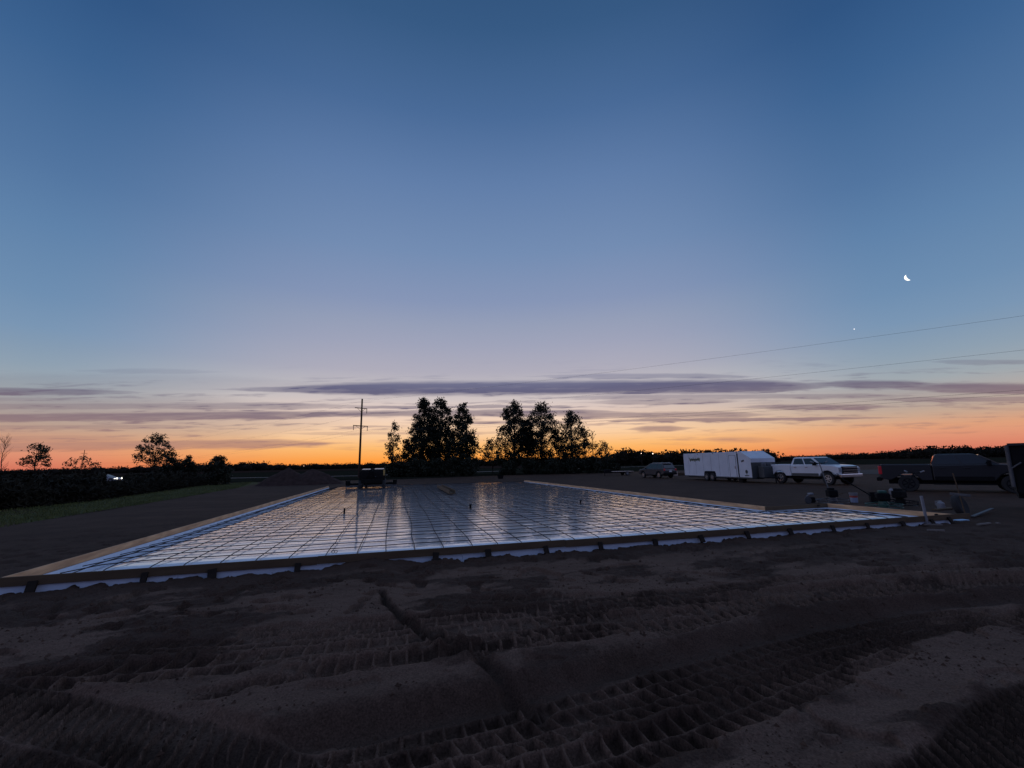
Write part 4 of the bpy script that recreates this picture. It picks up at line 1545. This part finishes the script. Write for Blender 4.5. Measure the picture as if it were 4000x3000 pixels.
def suv():
    # rear-left wheel and front-left wheel are known on the ground
    rl = Vector((16.5, 50.4, 0))
    hd = math.atan2(0.93, -0.36)
    root = thing('parked_suv', 'dark grey suv seen from behind beyond the slab, left of the white trailer', 'suv', (0, 0, 0), hd)
    c, s_ = math.cos(hd), math.sin(hd)
    lx, ly = 0.95, 0.76
    root.location = (rl.x-(lx*c-ly*s_), rl.y-(lx*s_+ly*c), 0)
    HW, zs = 0.91, 0.34
    out = [(0.05, 0.50), (0.45, zs)] + arch(0.95, 0.42, zs, 8, 0.36)[1:-1] + [(1.40, zs), (3.25, zs)] + arch(3.70, 0.42, zs, 8, 0.36)[1:-1] + \
          [(4.15, zs+0.02), (4.52, 0.42), (4.58, 0.72), (4.46, 0.92), (3.62, 1.05), (0.12, 1.08), (0.0, 0.80)]
    MB().prism(out, -HW, HW).build('body', 'dgrey', root, bevel=0.07)
    greenhouse(root, 'dgrey', 1.04, 1.66, 0.10, 3.70, 0.42, 2.55, 0.86, 0.66)
    for s in (-1, 1):
        def P(f, g):
            z = lerp(1.04, 1.66, g)
            x = lerp(lerp(0.10, 0.42, g), lerp(3.70, 2.55, g), f)
            return (x, s*lerp(0.86, 0.66, g)*(1-0.03*f), z)
        for f0, f1 in ((0.10, 0.30), (0.34, 0.60), (0.63, 0.90)):
            q = [P(f0, 0.12), P(f1, 0.12), P(f1-0.06*(f1 > .8), 0.84), P(f0, 0.84)]
            pane('side_window', root, q if s < 0 else q[::-1])
        MB().box((0.06, s*0.78, 0.94), (0.10, 0.22, 0.24), bev=0.03).build('tail_light', 'red', root)
        MB().box((3.05, s*1.0, 1.10), (0.12, 0.20, 0.15), bev=0.03).build('mirror', 'dgrey', root)
        MB().tube([(0.6, s*0.60, 1.66), (0.75, s*0.60, 1.71), (2.2, s*0.60, 1.71), (2.4, s*0.60, 1.64)], 0.02, 6).build('roof_rail', 'silver', root)
        MB().box((4.44, s*0.68, 0.80), (0.18, 0.30, 0.14), bev=0.03).build('headlight', 'lamp', root)
    pane('windscreen', root, [(3.70, -0.80, 1.08), (3.70, 0.80, 1.08), (2.72, 0.64, 1.59), (2.72, -0.64, 1.59)], off=0.03, inset=0.03)
    pane('rear_window', root, [(0.12, 0.76, 1.10), (0.12, -0.76, 1.10), (0.42, -0.60, 1.57), (0.42, 0.60, 1.57)], off=0.04)
    MB().box((0.40, 0, 1.655), (0.34, 1.16, 0.035), bev=0.012).build('spoiler', 'silver', root)
    MB().box((-0.01, 0, 0.90), (0.03, 0.52, 0.05), bev=0.01).build('hatch_trim', 'chrome', root)
    MB().box((-0.01, 0, 0.76), (0.03, 0.34, 0.15)).build('number_plate', 'white', root)
    MB().box((0.02, 0, 0.50), (0.16, 1.74, 0.22), bev=0.05).build('rear_bumper', 'black', root)
    MB().box((2.3, 0, 0.36), (4.0, 1.3, 0.2)).build('chassis', 'black', root)
    for x in (0.95, 3.70):
        for s in (-1, 1):
            wheel(root, x, s*(HW-0.13), 0.35, 0.22, side=s)


suv()


def place_on(nearx, Yr, lx, ly, hd):
    """base point so that local (lx, ly) stands below the sight line nearx at distance Yr"""
    p = spot(nearx, Yr)
    c, s = math.cos(hd), math.sin(hd)
    return (p.x-(lx*c-ly*s), p.y-(lx*s+ly*c), 0)


hd = R(-73)
pickup('white_pickup', 'white crew cab pickup facing right, parked in front of the enclosed trailer', place_on(3040, 35.2, 1.28, -0.95, hd), hd, 'white', 'alu')
hd = R(-42)
pickup('dark_pickup', 'dark pickup with red tail light at the right edge', place_on(3425, 25.2, 0.12, -1.0, hd), hd, 'navy', 'black', trim='black', tail=0.16)


def cargo_trailer():
    hd = R(-80)
    root = thing('cargo_trailer', 'white enclosed cargo trailer with sloped nose between the suv and the white pickup', 'trailer', place_on(2667, 46.0, 0, -1.22, hd), hd)
    L, HW, z0, z1 = 9.9, 1.12, 0.34, 2.58
    nose, zf = 1.2, 1.96
    out = [(0, z0), (L, z0), (L, zf), (L-nose, z1), (0, z1+0.02)]
    MB().prism(out, -HW, HW).build('body', 'tside', root, bevel=0.02)
    # sloped white cap, band and grey front wall
    for s in (-1, 1):
        pass
    b = MB()
    b.add([(L-nose, -HW-0.01, z1+0.012), (L+0.02, -HW-0.01, zf+0.012), (L+0.02, HW+0.01, zf+0.012), (L-nose, HW+0.01, z1+0.012),
           (L-nose, -HW-0.01, z1-0.02), (L+0.02, -HW-0.01, zf-0.02), (L+0.02, HW+0.01, zf-0.02), (L-nose, HW+0.01, z1-0.02)],
          [(0, 1, 2, 3), (7, 6, 5, 4), (0, 4, 5, 1), (1, 5, 6, 2), (2, 6, 7, 3), (3, 7, 4, 0)])
    b.build('nose_cap', 'white', root)
    MB().box((L+0.012, 0, zf-0.16), (0.03, 2*HW, 0.30)).build('nose_band', 'tside', root)
    MB().box((L+0.014, 0, (z0+zf-0.31)/2), (0.034, 2*HW, zf-0.31-z0)).build('nose_panel', 'alu', root)
    # man door, seam, rub rails
    s = -1
    MB().box((7.65, s*(HW+0.006), 1.32), (0.82, 0.016, 1.84)).build('door', 'tside', root)
    d = MB()
    d.box((7.22, s*(HW+0.008), 1.32), (0.02, 0.02, 1.88)).box((8.08, s*(HW+0.008), 1.32), (0.02, 0.02, 1.88)).box((7.65, s*(HW+0.008), 2.27), (0.88, 0.02, 0.02))
    d.build('door_frame', 'alu', root)
    MB().box((7.98, s*(HW+0.03), 1.25), (0.05, 0.04, 0.22)).build('door_latch', 'chrome', root)
    MB().box((8.35, s*(HW+0.010), 1.40), (0.10, 0.026, 2.05)).build('seam_strip', 'black', root)
    MB().box((L/2, s*(HW+0.012), z0+0.05), (L, 0.03, 0.10)).build('rub_rail', 'alu', root)
    MB().box((-0.01, 0, 1.45), (0.03, 2.2, 2.1)).build('rear_door', 'white', root)
    for x in (0.1, 2.6, 5.0, 8.3):
        MB().box((x, s*(HW+0.012), z1-0.07), (0.10, 0.03, 0.05)).build('marker_light', 'decal', root)
    # sill seams of the sheets
    q = MB()
    for k in range(1, 8):
        q.box((k*1.22-0.3, s*(HW+0.002), 1.50), (0.012, 0.008, 1.95))
    q.build('sheet_seams', 'alu', root)
    # dark irregular logo, small marks
    rs = random.Random(2)
    q = MB()
    for k in range(15):
        x = 1.15+k*0.12
        q.box((x, s*(HW+0.008), 1.96+rs.uniform(-0.05, 0.07)), (0.10, 0.014, 0.30*rs.uniform(0.55, 1.1)), 0, R(rs.uniform(-25, 25)))
    q.build('logo', 'decal2', root)
    q = MB()
    for k in range(9):
        q.box((1.25+k*0.19, s*(HW+0.013), 1.97+rs.uniform(-0.02, 0.04)), (0.13, 0.014, 0.14*rs.uniform(0.7, 1.2)), 0, R(-12))
    q.build('logo_letters', 'decal', root)
    MB().box((8.95, s*(HW+0.008), 1.78), (0.34, 0.014, 0.13), 0, R(-14)).build('small_mark', 'decal', root)
    q = MB()
    q.lathe([(0.02, -HW-0.014), (0.15, -HW-0.014), (0.15, -HW-0.002), (0.02, -HW-0.002)], (9.3, 0, 0.90), 'y', 12)
    q.box((9.3, s*(HW+0.008), 0.70), (0.04, 0.014, 0.2)).box((9.3, s*(HW+0.008), 0.58), (0.5, 0.014, 0.06))
    q.build('small_emblem', 'decal', root)
    # axles
    f = MB()
    pts = [(3.4, 0.36), (3.42, 0.74), (3.65, 0.90), (4.95, 0.90), (5.18, 0.74), (5.2, 0.36), (5.12, 0.36), (5.08, 0.72), (4.9, 0.84), (3.7, 0.84), (3.5, 0.70), (3.48, 0.36)]
    f.prism(pts, s*(HW+0.02), s*(HW+0.0)+0.22)
    f.build('fender', 'black', root)
    for sy in (-1, 1):
        for x in (3.86, 4.74):
            wheel(root, x, sy*(HW+0.02), 0.36, 0.22, side=sy, rimk=0.55)
    MB().box((4.3, -HW-0.003, 0.62), (1.62, 0.03, 0.52)).build('wheel_well', 'black', root)
    MB().box((4.5, 0, 0.30), (8.6, 1.6, 0.10)).build('chassis', 'black', root)
    # tongue with boxes on it
    q = MB()
    for sy in (-1, 1):
        q.tube([(L, sy*0.7, 0.42), (L+1.55, 0, 0.42)], 0.05, 6)
    q.tube([(L+1.2, 0, 0.0), (L+1.2, 0, 0.85)], 0.04, 8)
    q.build('tongue', 'black', root)
    MB().box((L+0.45, -0.1, 0.88), (0.62, 1.05, 0.92), bev=0.05).build('tongue_box', 'alu', root)
    q = MB()
    for sy in (-0.35, 0.15):
        q.lathe([(0.02, 1.62), (0.16, 1.58), (0.20, 1.48), (0.20, 1.34)], (L+0.45, sy-0.0, 0), 'z', 12)
    q.build('gas_bottles', 'steel', root, smooth=True)
    # stand under the nose
    MB().box((8.4, -0.9, 0.13), (0.5, 0.4, 0.26), bev=0.02).build('support_block', 'block', root)


cargo_trailer()


def sedan():
    hd = R(12)
    p = spot(432, 80)
    root = thing('passing_car', 'pale car with a lit headlight passing behind the brush on the left', 'car', (p.x-3.0, p.y-0.5, 0.10), hd)
    out = [(0.03, 0.45), (0.4, 0.24)] + arch(0.85, 0.36, 0.24, 8, 0.33)[1:-1] + [(1.3, 0.22), (3.2, 0.22)] + arch(3.6, 0.36, 0.24, 8, 0.33)[1:-1] + \
          [(4.05, 0.24), (4.50, 0.36), (4.52, 0.62), (4.3, 0.78), (3.35, 0.92), (0.25, 0.95), (0.0, 0.82)]
    MB().prism(out, -0.88, 0.88).build('body', 'silver', root, bevel=0.07)
    greenhouse(root, 'silver', 0.90, 1.42, 0.35, 3.45, 0.95, 2.35, 0.82, 0.60)
    for s in (-1, 1):
        def P(f, g):
            z = lerp(0.90, 1.42, g)
            x = lerp(lerp(0.35, 0.95, g), lerp(3.45, 2.35, g), f)
            return (x, s*lerp(0.82, 0.60, g)*(1-0.03*f), z)
        for f0, f1 in ((0.12, 0.48), (0.52, 0.90)):
            q = [P(f0, 0.12), P(f1, 0.12), P(f1-0.06, 0.84), P(f0+.02, 0.84)]
            pane('side_window', root, q if s < 0 else q[::-1])
        MB().lathe([(0.02, 0.0), (0.13, 0.0), (0.15, 0.05), (0.10, 0.09), (0.01, 0.10)], (4.44, s*0.66, 0.66), 'x', 12).build('headlight', 'lit', root)
        for x in (0.85, 3.6):
            wheel(root, x, s*0.78, 0.32, 0.2, side=s)
    MB().box((4.28, -0.885, 0.66), (0.30, 0.02, 0.07), bev=0.01).build('side_headlight', 'lit', root)
    pane('windscreen', root, [(3.45, -0.76, 0.94), (3.45, 0.76, 0.94), (2.5, 0.58, 1.36), (2.5, -0.58, 1.36)], off=0.03, inset=0.03)


sedan()


# ------------------------------------------------------------------ laser screed on the far slab
def screed():
    p = pw(0, 0)
    a = gp(1452, 1909, 0.2)
    root = thing('laser_screed', 'dark four wheeled concrete screed machine standing on the far slab bed', 'screed machine', (a.x, a.y, 0.185), PA)
    # local x across, y away from the viewer
    MB().box((0, 0.75, 0.62), (1.62, 1.9, 0.34), bev=0.05).build('chassis', 'soot', root)
    b = MB()
    b.loft([[(-0.98, 0.0, 0.62), (-0.98, 1.0, 0.62), (-0.52, 1.0, 0.62), (-0.52, 0.0, 0.62)],
            [(-0.98, 0.0, 1.20), (-0.98, 1.0, 1.20), (-0.30, 1.0, 1.20), (-0.30, 0.0, 1.20)],
            [(-0.84, 0.05, 1.42), (-0.84, 0.95, 1.42), (-0.28, 0.95, 1.42), (-0.28, 0.05, 1.42)],
            [(-0.66, 0.12, 1.49), (-0.66, 0.9, 1.49), (-0.22, 0.9, 1.50), (-0.22, 0.12, 1.50)]])
    b.build('left_hood', 'soot', root, smooth=True)
    b = MB()
    b.loft([[(0.30, 0.0, 0.62), (0.30, 1.0, 0.62), (0.98, 1.0, 0.62), (0.98, 0.0, 0.62)],
            [(0.10, 0.0, 1.20), (0.10, 1.0, 1.20), (0.98, 1.0, 1.20), (0.98, 0.0, 1.20)],
            [(0.10, 0.05, 1.42), (0.10, 0.95, 1.42), (0.96, 0.95, 1.44), (0.96, 0.05, 1.44)],
            [(0.16, 0.12, 1.49), (0.16, 0.9, 1.49), (0.88, 0.9, 1.51), (0.88, 0.12, 1.51)]])
    b.build('right_hood', 'soot', root, smooth=True)
    MB().box((-0.48, 0.5, 1.53), (0.62, 0.75, 0.04), rx=R(5), bev=0.015).build('sheen_lid', 'hoodtop', root)  # pale tilted slabs stand for the bright reflection along the hood
    MB().box((0.52, 0.5, 1.545), (0.72, 0.75, 0.04), rx=R(5), bev=0.015).build('sheen_lid', 'hoodtop', root)
    MB().box((0.90, 0.03, 1.26), (0.14, 0.08, 0.46), bev=0.03).build('corner_glow', 'yellow', root)  # added strip, coloured to stand for warm light on the corner
    MB().box((0, 0.45, 1.08), (0.9, 0.7, 0.66), bev=0.08).build('engine', 'soot', root)
    MB().box((-0.08, 0.9, 1.44), (0.5, 0.12, 0.12), bev=0.03).build('seat_back', 'soot', root)
    MB().box((0.25, -0.06, 0.95), (0.06, 0.05, 0.05)).build('hitch_pin', 'steel', root)
    for s in (-1, 1):
        for y in (0.25, 1.55):
            wheel(root, s*0.90, y, 0.38, 0.24, side=s)
            root.children[-1].rotation_euler = (0, 0, R(90))
            root.children[-1].location = (s*0.90, y, 0.38)
    MB().tube([(-0.42, -0.05, 0.0), (-0.42, -0.05, 0.75)], 0.09, 10).build('stabiliser_leg', 'soot', root)
    MB().lathe([(0.02, 0.0), (0.17, 0.0), (0.17, 0.03), (0.02, 0.05)], (-0.42, -0.05, 0), 'z', 12).build('foot_pad', 'soot', root)
    # the wide screed head on the far side
    MB().box((-0.15, 2.5, 0.32), (4.1, 0.34, 0.18), bev=0.03).build('screed_head', 'soot', root)
    MB().box((-0.15, 2.36, 0.14), (4.1, 0.10, 0.16), bev=0.02).build('screed_blade', 'steel', root)
    for s in (-1, 1):
        MB().box((-0.15+s*1.9, 2.5, 0.42), (0.34, 0.5, 0.40), bev=0.03).build('head_end', 'soot', root)
        MB().tube([(s*0.55, 1.5, 0.75), (s*0.9, 2.5, 0.42)], 0.06, 8).build('boom_arm', 'soot', root)


screed()


# ------------------------------------------------------------------ small things on the right
def trowel(name, label, loc, rz, m, hang=35, hl=1.75, side=1):
    """walk-behind power trowel: ring guard with blades, engine, long bent handle"""
    root = thing(name, label, 'power trowel', loc, rz, 'power trowels by the slab corner')
    g = MB()
    for z, r in ((0.06, 0.55), (0.17, 0.55)):
        g.tube([(r*math.cos(a), r*math.sin(a), z) for a in np.linspace(0, 2*math.pi, 33)], 0.014, 6)
    for k in range(8):
        a = k*math.pi/4
        g.tube([(0.55*math.cos(a), 0.55*math.sin(a), 0.06), (0.55*math.cos(a), 0.55*math.sin(a), 0.17)], 0.012, 5)
        if k % 2 == 0:
            g.tube([(0.55*math.cos(a), 0.55*math.sin(a), 0.17), (0.12*math.cos(a), 0.12*math.sin(a), 0.24)], 0.014, 5)
    g.build('guard_ring', m, root)
    b = MB()
    for k in range(4):
        a = k*math.pi/2+0.4
        b.box((0.30*math.cos(a), 0.30*math.sin(a), 0.02), (0.42, 0.14, 0.008), a, R(3))
    b.build('blades', 'steel', root)
    MB().lathe([(0.15, 0.06), (0.17, 0.20), (0.13, 0.28), (0.02, 0.29)], n=14).build('gearbox', m, root, smooth=True)
    MB().box((0, 0, 0.43), (0.40, 0.34, 0.28), bev=0.05).build('engine', 'black', root)
    MB().box((0.0, 0.02, 0.61), (0.26, 0.22, 0.10), bev=0.04).build('fuel_tank', m if m != 'steel' else 'black', root)
    h = R(hang)
    ex, ez = math.cos(h)*hl, math.sin(h)*hl
    MB().tube([(0.08, 0, 0.26), (0.08+ex*0.8, 0, 0.26+ez*0.8), (0.08+ex, 0, 0.26+ez)], 0.022, 8).build('handle', 'black' if m == 'green' else m, root, smooth=True)
    MB().tube([(0.08+ex, -0.26, 0.26+ez+0.05), (0.08+ex, -0.2, 0.26+ez), (0.08+ex, 0.2, 0.26+ez), (0.08+ex, 0.26, 0.26+ez+0.05)], 0.018, 8).build('handlebar', 'black', root, smooth=True)
    for s in (-1, 1):
        MB().tube([(0.08+ex, s*0.22, 0.26+ez+0.02), (0.13+ex, s*0.34, 0.26+ez+0.08)], 0.03, 8).build('grip', 'pvc', root)
    return root


def clutter():
    # machines
    trowel('power_trowel', 'green walk behind power trowel with long black handle', gp(3455, 1987), R(155), 'green', 38, 1.55)
    trowel('power_trowel', 'dark power trowel with a thin upright handle near the white bucket', gp(3255, 1968), R(75), 'steel', 62, 1.6)
    trowel('power_trowel', 'dark trowel whose handle leans right beneath the dark pickup', gp(3520, 1975), R(20), 'black', 42, 1.45)
    # striped bucket
    p = gp(3338, 1963)
    root = thing('bucket', 'white plastic bucket with a red band by the power trowels', 'bucket', p, 0)
    MB().lathe([(0.02, 0.0), (0.128, 0.0), (0.138, 0.21), (0.13, 0.21)], n=20).build('lower_wall', 'bblue', root, smooth=True)
    MB().lathe([(0.139, 0.21), (0.143, 0.29), (0.13, 0.29)], n=20).build('band', 'bred', root, smooth=True)
    MB().lathe([(0.144, 0.29), (0.150, 0.385), (0.158, 0.385), (0.158, 0.40), (0.13, 0.40), (0.12, 0.30)], n=20).build('rim', 'pvc', root, smooth=True)
    # small saw-like machine with a white cap
    p = gp(3163, 1968)
    root = thing('cutoff_saw', 'small dark saw with a white cap standing behind the form corner', 'saw', p, R(10))
    MB().box((0.05, 0, 0.16), (0.34, 0.22, 0.24), bev=0.05).build('body', 'black', root)
    MB().box((0.10, 0, 0.40), (0.20, 0.16, 0.09), bev=0.035).build('cap', 'pvc', root)
    MB().tube([(-0.14, 0, 0.10), (-0.18, 0, 0.22), (-0.06, 0, 0.34), (0.06, 0, 0.36)], 0.018, 8).build('front_handle', 'pvc', root, smooth=True)
    MB().box((0.34, -0.06, 0.16), (0.34, 0.04, 0.05), 0, R(8), bev=0.01).build('guide_bar', 'pvc', root)
    MB().lathe([(0.02, -0.12), (0.16, -0.12), (0.16, -0.10), (0.02, -0.10)], (-0.16, 0, 0.17), 'y', 20).build('disc', 'steel', root)
    # black crate by the trowels
    p = gp(3437, 1962)
    root = thing('tool_crate', 'black open tool crate beside the green power trowel', 'crate', p, R(-30))
    MB().box((0, 0, 0.02), (0.62, 0.42, 0.04)).build('base', 'black', root)
    for sx, sy, w, d in ((0, 0.2, 0.62, 0.02), (0, -0.2, 0.62, 0.02), (0.3, 0, 0.02, 0.38), (-0.3, 0, 0.02, 0.38)):
        MB().box((sx, sy, 0.22), (w, d, 0.36), bev=0.004).build('side', 'black', root)
    p = gp(3484, 1932)
    root = thing('jug', 'pale plastic jug standing behind the black crate', 'jug', p, R(30))
    MB().lathe([(0.02, 0), (0.10, 0.0), (0.11, 0.03), (0.11, 0.22), (0.04, 0.30), (0.035, 0.33), (0.01, 0.33)], n=14).build('body', 'pvc', root, smooth=True)
    MB().tube([(0.03, 0, 0.30), (0.13, 0, 0.29), (0.13, 0, 0.16), (0.10, 0, 0.13)], 0.015, 6).build('handle', 'pvc', root)
    # light plank behind
    o = MB().box((0, 0, 0), (0.75, 0.14, 0.035), bev=0.004).build('loose_plank', 'dim_pine')
    p = gp(3262, 1930)
    o.location = (p.x, p.y, 0.02)
    tag(o, 'pale loose plank lying behind the dark power trowel', 'plank')
    # upright white pipe at the form corner
    b = MB().tube([(0, 0, 0), (-0.03, 0.0, 0.66)], 0.034, 14)
    o = b.build('plastic_pipe', 'pvc', smooth=True)
    p = pw(EW-0.22, -0.10)
    p = gp(3617, 2016, FT)
    o.location = (p.x, p.y, 0.0)
    o.scale = (1, 1, 1.25)
    tag(o, 'white plastic pipe standing upright at the right form corner', 'pipe')
    # white jug and boards right of the corner
    p = gp(3678, 1990)
    root = thing('jug', 'white jug standing on scrap boards right of the upright pipe', 'jug', p, R(120))
    MB().lathe([(0.02, 0.04), (0.11, 0.04), (0.12, 0.08), (0.11, 0.22), (0.04, 0.28), (0.035, 0.31), (0.01, 0.31)], n=14).build('body', 'pvc', root, smooth=True)
    MB().tube([(0.02, 0, 0.29), (0.13, 0, 0.27), (0.14, 0, 0.16), (0.10, 0, 0.12)], 0.015, 6).build('handle', 'pvc', root)

    def scrap(name, x0, y0, x1, y1, w, t, m, label, cat, z=0.0, dz=0.0):
        a, b_ = gp(x0, y0), gp(x1, y1)
        d = b_-a
        L = d.length
        rs = random.Random(int(x0))
        k = MB()
        n = 7
        rings = []
        for i in range(n):
            f = i/(n-1)
            j = rs.uniform(-0.006, 0.006)
            rings.append([(L*(f-0.5), -w/2+j, 0), (L*(f-0.5), w/2+j, 0), (L*(f-0.5), w/2+j, t), (L*(f-0.5), -w/2+j, t)])
        k.loft(rings)
        o = k.build(name, m)
        c = (a+b_)/2
        zg = float(ground_height(np.array([c.x]), np.array([c.y]))[0][0])
        o.location = (c.x, c.y, max(zg, 0)+0.012+(0.05 if dz else 0))
        o.rotation_euler = (0, R(-dz), math.atan2(d.y, d.x))
        tag(o, label, cat)
    scrap('board_scrap', 3655, 1997, 3718, 1990, 0.18, 0.04, 'dim_pine', 'scrap board under the white jug', 'board')
    scrap('foam_scrap', 3712, 2042, 3764, 2038, 0.30, 0.05, 'bluefoam', 'pale blue foam scrap on the soil beyond the form end', 'foam scrap', 0.02)
    scrap('foam_scrap', 3712, 2030, 3738, 2026, 0.16, 0.10, 'bluefoam', 'thin foam piece leaning behind the larger blue scrap', 'foam scrap', 0.02)
    scrap('loose_plank', 3800, 2024, 3880, 2002, 0.09, 0.035, 'steel', 'pale plank lying alone right of the foam scraps', 'plank', 0.06, 2)
    scrap('lath', 3614, 2067, 3682, 2067, 0.05, 0.03, 'slatwood', 'upper of two pale slats on the soil before the form end', 'slat', 0.02)
    scrap('lath', 3626, 2089, 3692, 2091, 0.06, 0.035, 'slatwood', 'lower of two pale slats on the soil before the form end', 'slat', 0.02)
    scrap('lath', 3822, 2067, 3870, 2061, 0.06, 0.035, 'slatwood', 'pale slat right of the two slats, near the right edge', 'slat', 0.02)
    scrap('wood_chip', 3895, 2058, 3905, 2060, 0.05, 0.03, 'slatwood', 'tiny pale wood chip at the right edge beside the slat', 'wood chip', 0.02)
    # a wheelbarrow-like tool: upright spreader with a pale plate on a stick
    p = gp(3775, 2025)
    root = thing('concrete_rake', 'dark upright rake with a pale plate leaning by the right edge', 'rake', p, R(-50))
    MB().tube([(0, 0, 0.0), (-0.06, 0, 0.9), (-0.10, 0.0, 1.35)], 0.016, 8).build('shaft', 'dim_pine', root)
    MB().box((-0.03, 0, 0.70), (0.46, 0.03, 0.07), 0, R(6), bev=0.01).build('plate', 'steel', root)
    # rubber tyre leaning by it
    p = gp(3790, 2022)
    o = MB().lathe([(0.16, -0.08), (0.29, -0.09), (0.33, -0.05), (0.33, 0.05), (0.29, 0.09), (0.16, 0.08)], (0, 0, 0), 'y', 24).build('old_tyre', 'rubber', smooth=True)
    o.location = (p.x, p.y+0.25, 0.33)
    o.rotation_euler = (R(-14), 0, R(25))
    tag(o, 'dark tyre standing behind the rake near the right edge', 'tyre')


clutter()


def right_rig():
    """dark box trailer cut by the right edge, with a pale post at its corner"""
    p = at(3935, 1776, 15.0)
    hd = R(-46)
    root = thing('dump_trailer', 'dark tall trailer box with a pale corner post cut by the right edge', 'trailer', (p.x+0.10, p.y, 0), hd)
    L, Wd = 3.6, 1.9
    z0, z1 = 0.62, 2.22
    b = MB()
    b.box((L/2, 0, (z0+z1)/2), (L, 0.05, z1-z0)).box((L/2, Wd, (z0+z1)/2), (L, 0.05, z1-z0))
    b.box((L/2, Wd/2, z0), (L, Wd, 0.06)).box((0.0, Wd/2, (z0+z1)/2), (0.05, Wd-0.06, z1-z0)).box((L, Wd/2, (z0+z1)/2), (0.05, Wd-0.06, z1-z0))
    b.build('box', 'black', root)
    q = MB()
    for x in (0.75, 1.5, 2.25, 3.0):
        q.box((x, -0.05, (z0+z1)/2), (0.07, 0.06, z1-z0))
    q.box((L/2, -0.05, z1), (L+0.06, 0.09, 0.08))
    q.build('side_ribs', 'navy', root)
    MB().tube([(-0.08, -0.06, 0.82), (-0.05, -0.06, z1-0.03)], 0.055, 10).build('corner_post', 'steel', root, smooth=True)
    MB().tube([(-0.10, -0.08, 1.38), (0.20, -0.12, 1.62)], 0.028, 8).build('latch_bar', 'steel', root)
    MB().box((0.55, -0.07, 1.0), (0.05, 0.04, 0.7), 0, R(14)).build('side_strut', 'dim_pine', root)
    MB().box((L/2, Wd/2, 0.50), (L, 1.1, 0.16)).build('chassis', 'black', root)
    for s in (-0.05, Wd+0.05):
        for x in (1.3, 2.2):
            wheel(root, x, s-0.0, 0.38, 0.24, side=-1 if s < 0 else 1)


right_rig()


def far_bits():
    # flat trailer left of the suv
    p = gp(2428, 1857)
    hd = R(8)
    root = thing('flat_trailer', 'low flat bed trailer parked left of the dark grey suv', 'trailer', p, hd)
    MB().box((0, 0, 0.56), (3.0, 1.7, 0.07), bev=0.02).build('deck', 'concrete', root)
    MB().box((0, 0, 0.45), (3.0, 1.2, 0.12)).build('frame', 'black', root)
    for s in (-1, 1):
        wheel(root, 0.5, s*0.9, 0.30, 0.2, side=s)
    MB().tube([(-1.4, 0, 0.45), (-2.6, 0, 0.42)], 0.05, 6).build('tongue', 'black', root)
    MB().tube([(-2.5, 0, 0.0), (-2.5, 0, 0.75)], 0.04, 6).build('jack', 'black', root)
    MB().box((-2.1, 0, 0.62), (0.9, 0.8, 0.5), bev=0.08).build('winch_box', 'black', root)
    # blocks behind the suv
    p = gp(2633, 1858)
    o = MB().box((0, 0, 0.26), (0.85, 0.5, 0.52), bev=0.02).build('concrete_block', 'concrete')
    o.location = p
    tag(o, 'pale pinkish block on the ground between the suv and the trailer', 'block')
    p = gp(2657, 1857)
    root = thing('board_pile', 'low pile of boards at the rear of the white trailer', 'boards', p, R(5))
    rs = random.Random(9)
    for k in range(4):
        MB().box((rs.uniform(-.1, .1), rs.uniform(-.1, .1), 0.05+0.09*k), (1.5, 0.3, 0.08), R(rs.uniform(-4, 4)), bev=0.006).build('board', 'dim_pine', root)
    # dark bin beyond the slab
    p = gp(1955, 1870)
    root = thing('rubble_tub', 'small dark tub on the soil beyond the far slab edge', 'tub', p, R(10))
    MB().loft([[(-.30, -.22, 0), (.30, -.22, 0), (.30, .22, 0), (-.30, .22, 0)], [(-.38, -.28, .44), (.38, -.28, .44), (.38, .28, .44), (-.38, .28, .44)],
               [(-.34, -.24, .44), (.34, -.24, .44), (.34, .24, .44), (-.34, .24, .44)], [(-.29, -.2, .06), (.29, -.2, .06), (.29, .2, .06), (-.29, .2, .06)]]).build('tub', 'black', root)
    for s in (-1, 1):
        MB().tube([(s*0.38, -0.1, 0.38), (s*0.46, -0.06, 0.42), (s*0.46, 0.06, 0.42), (s*0.38, 0.1, 0.38)], 0.02, 6).build('handle', 'black', root)


far_bits()
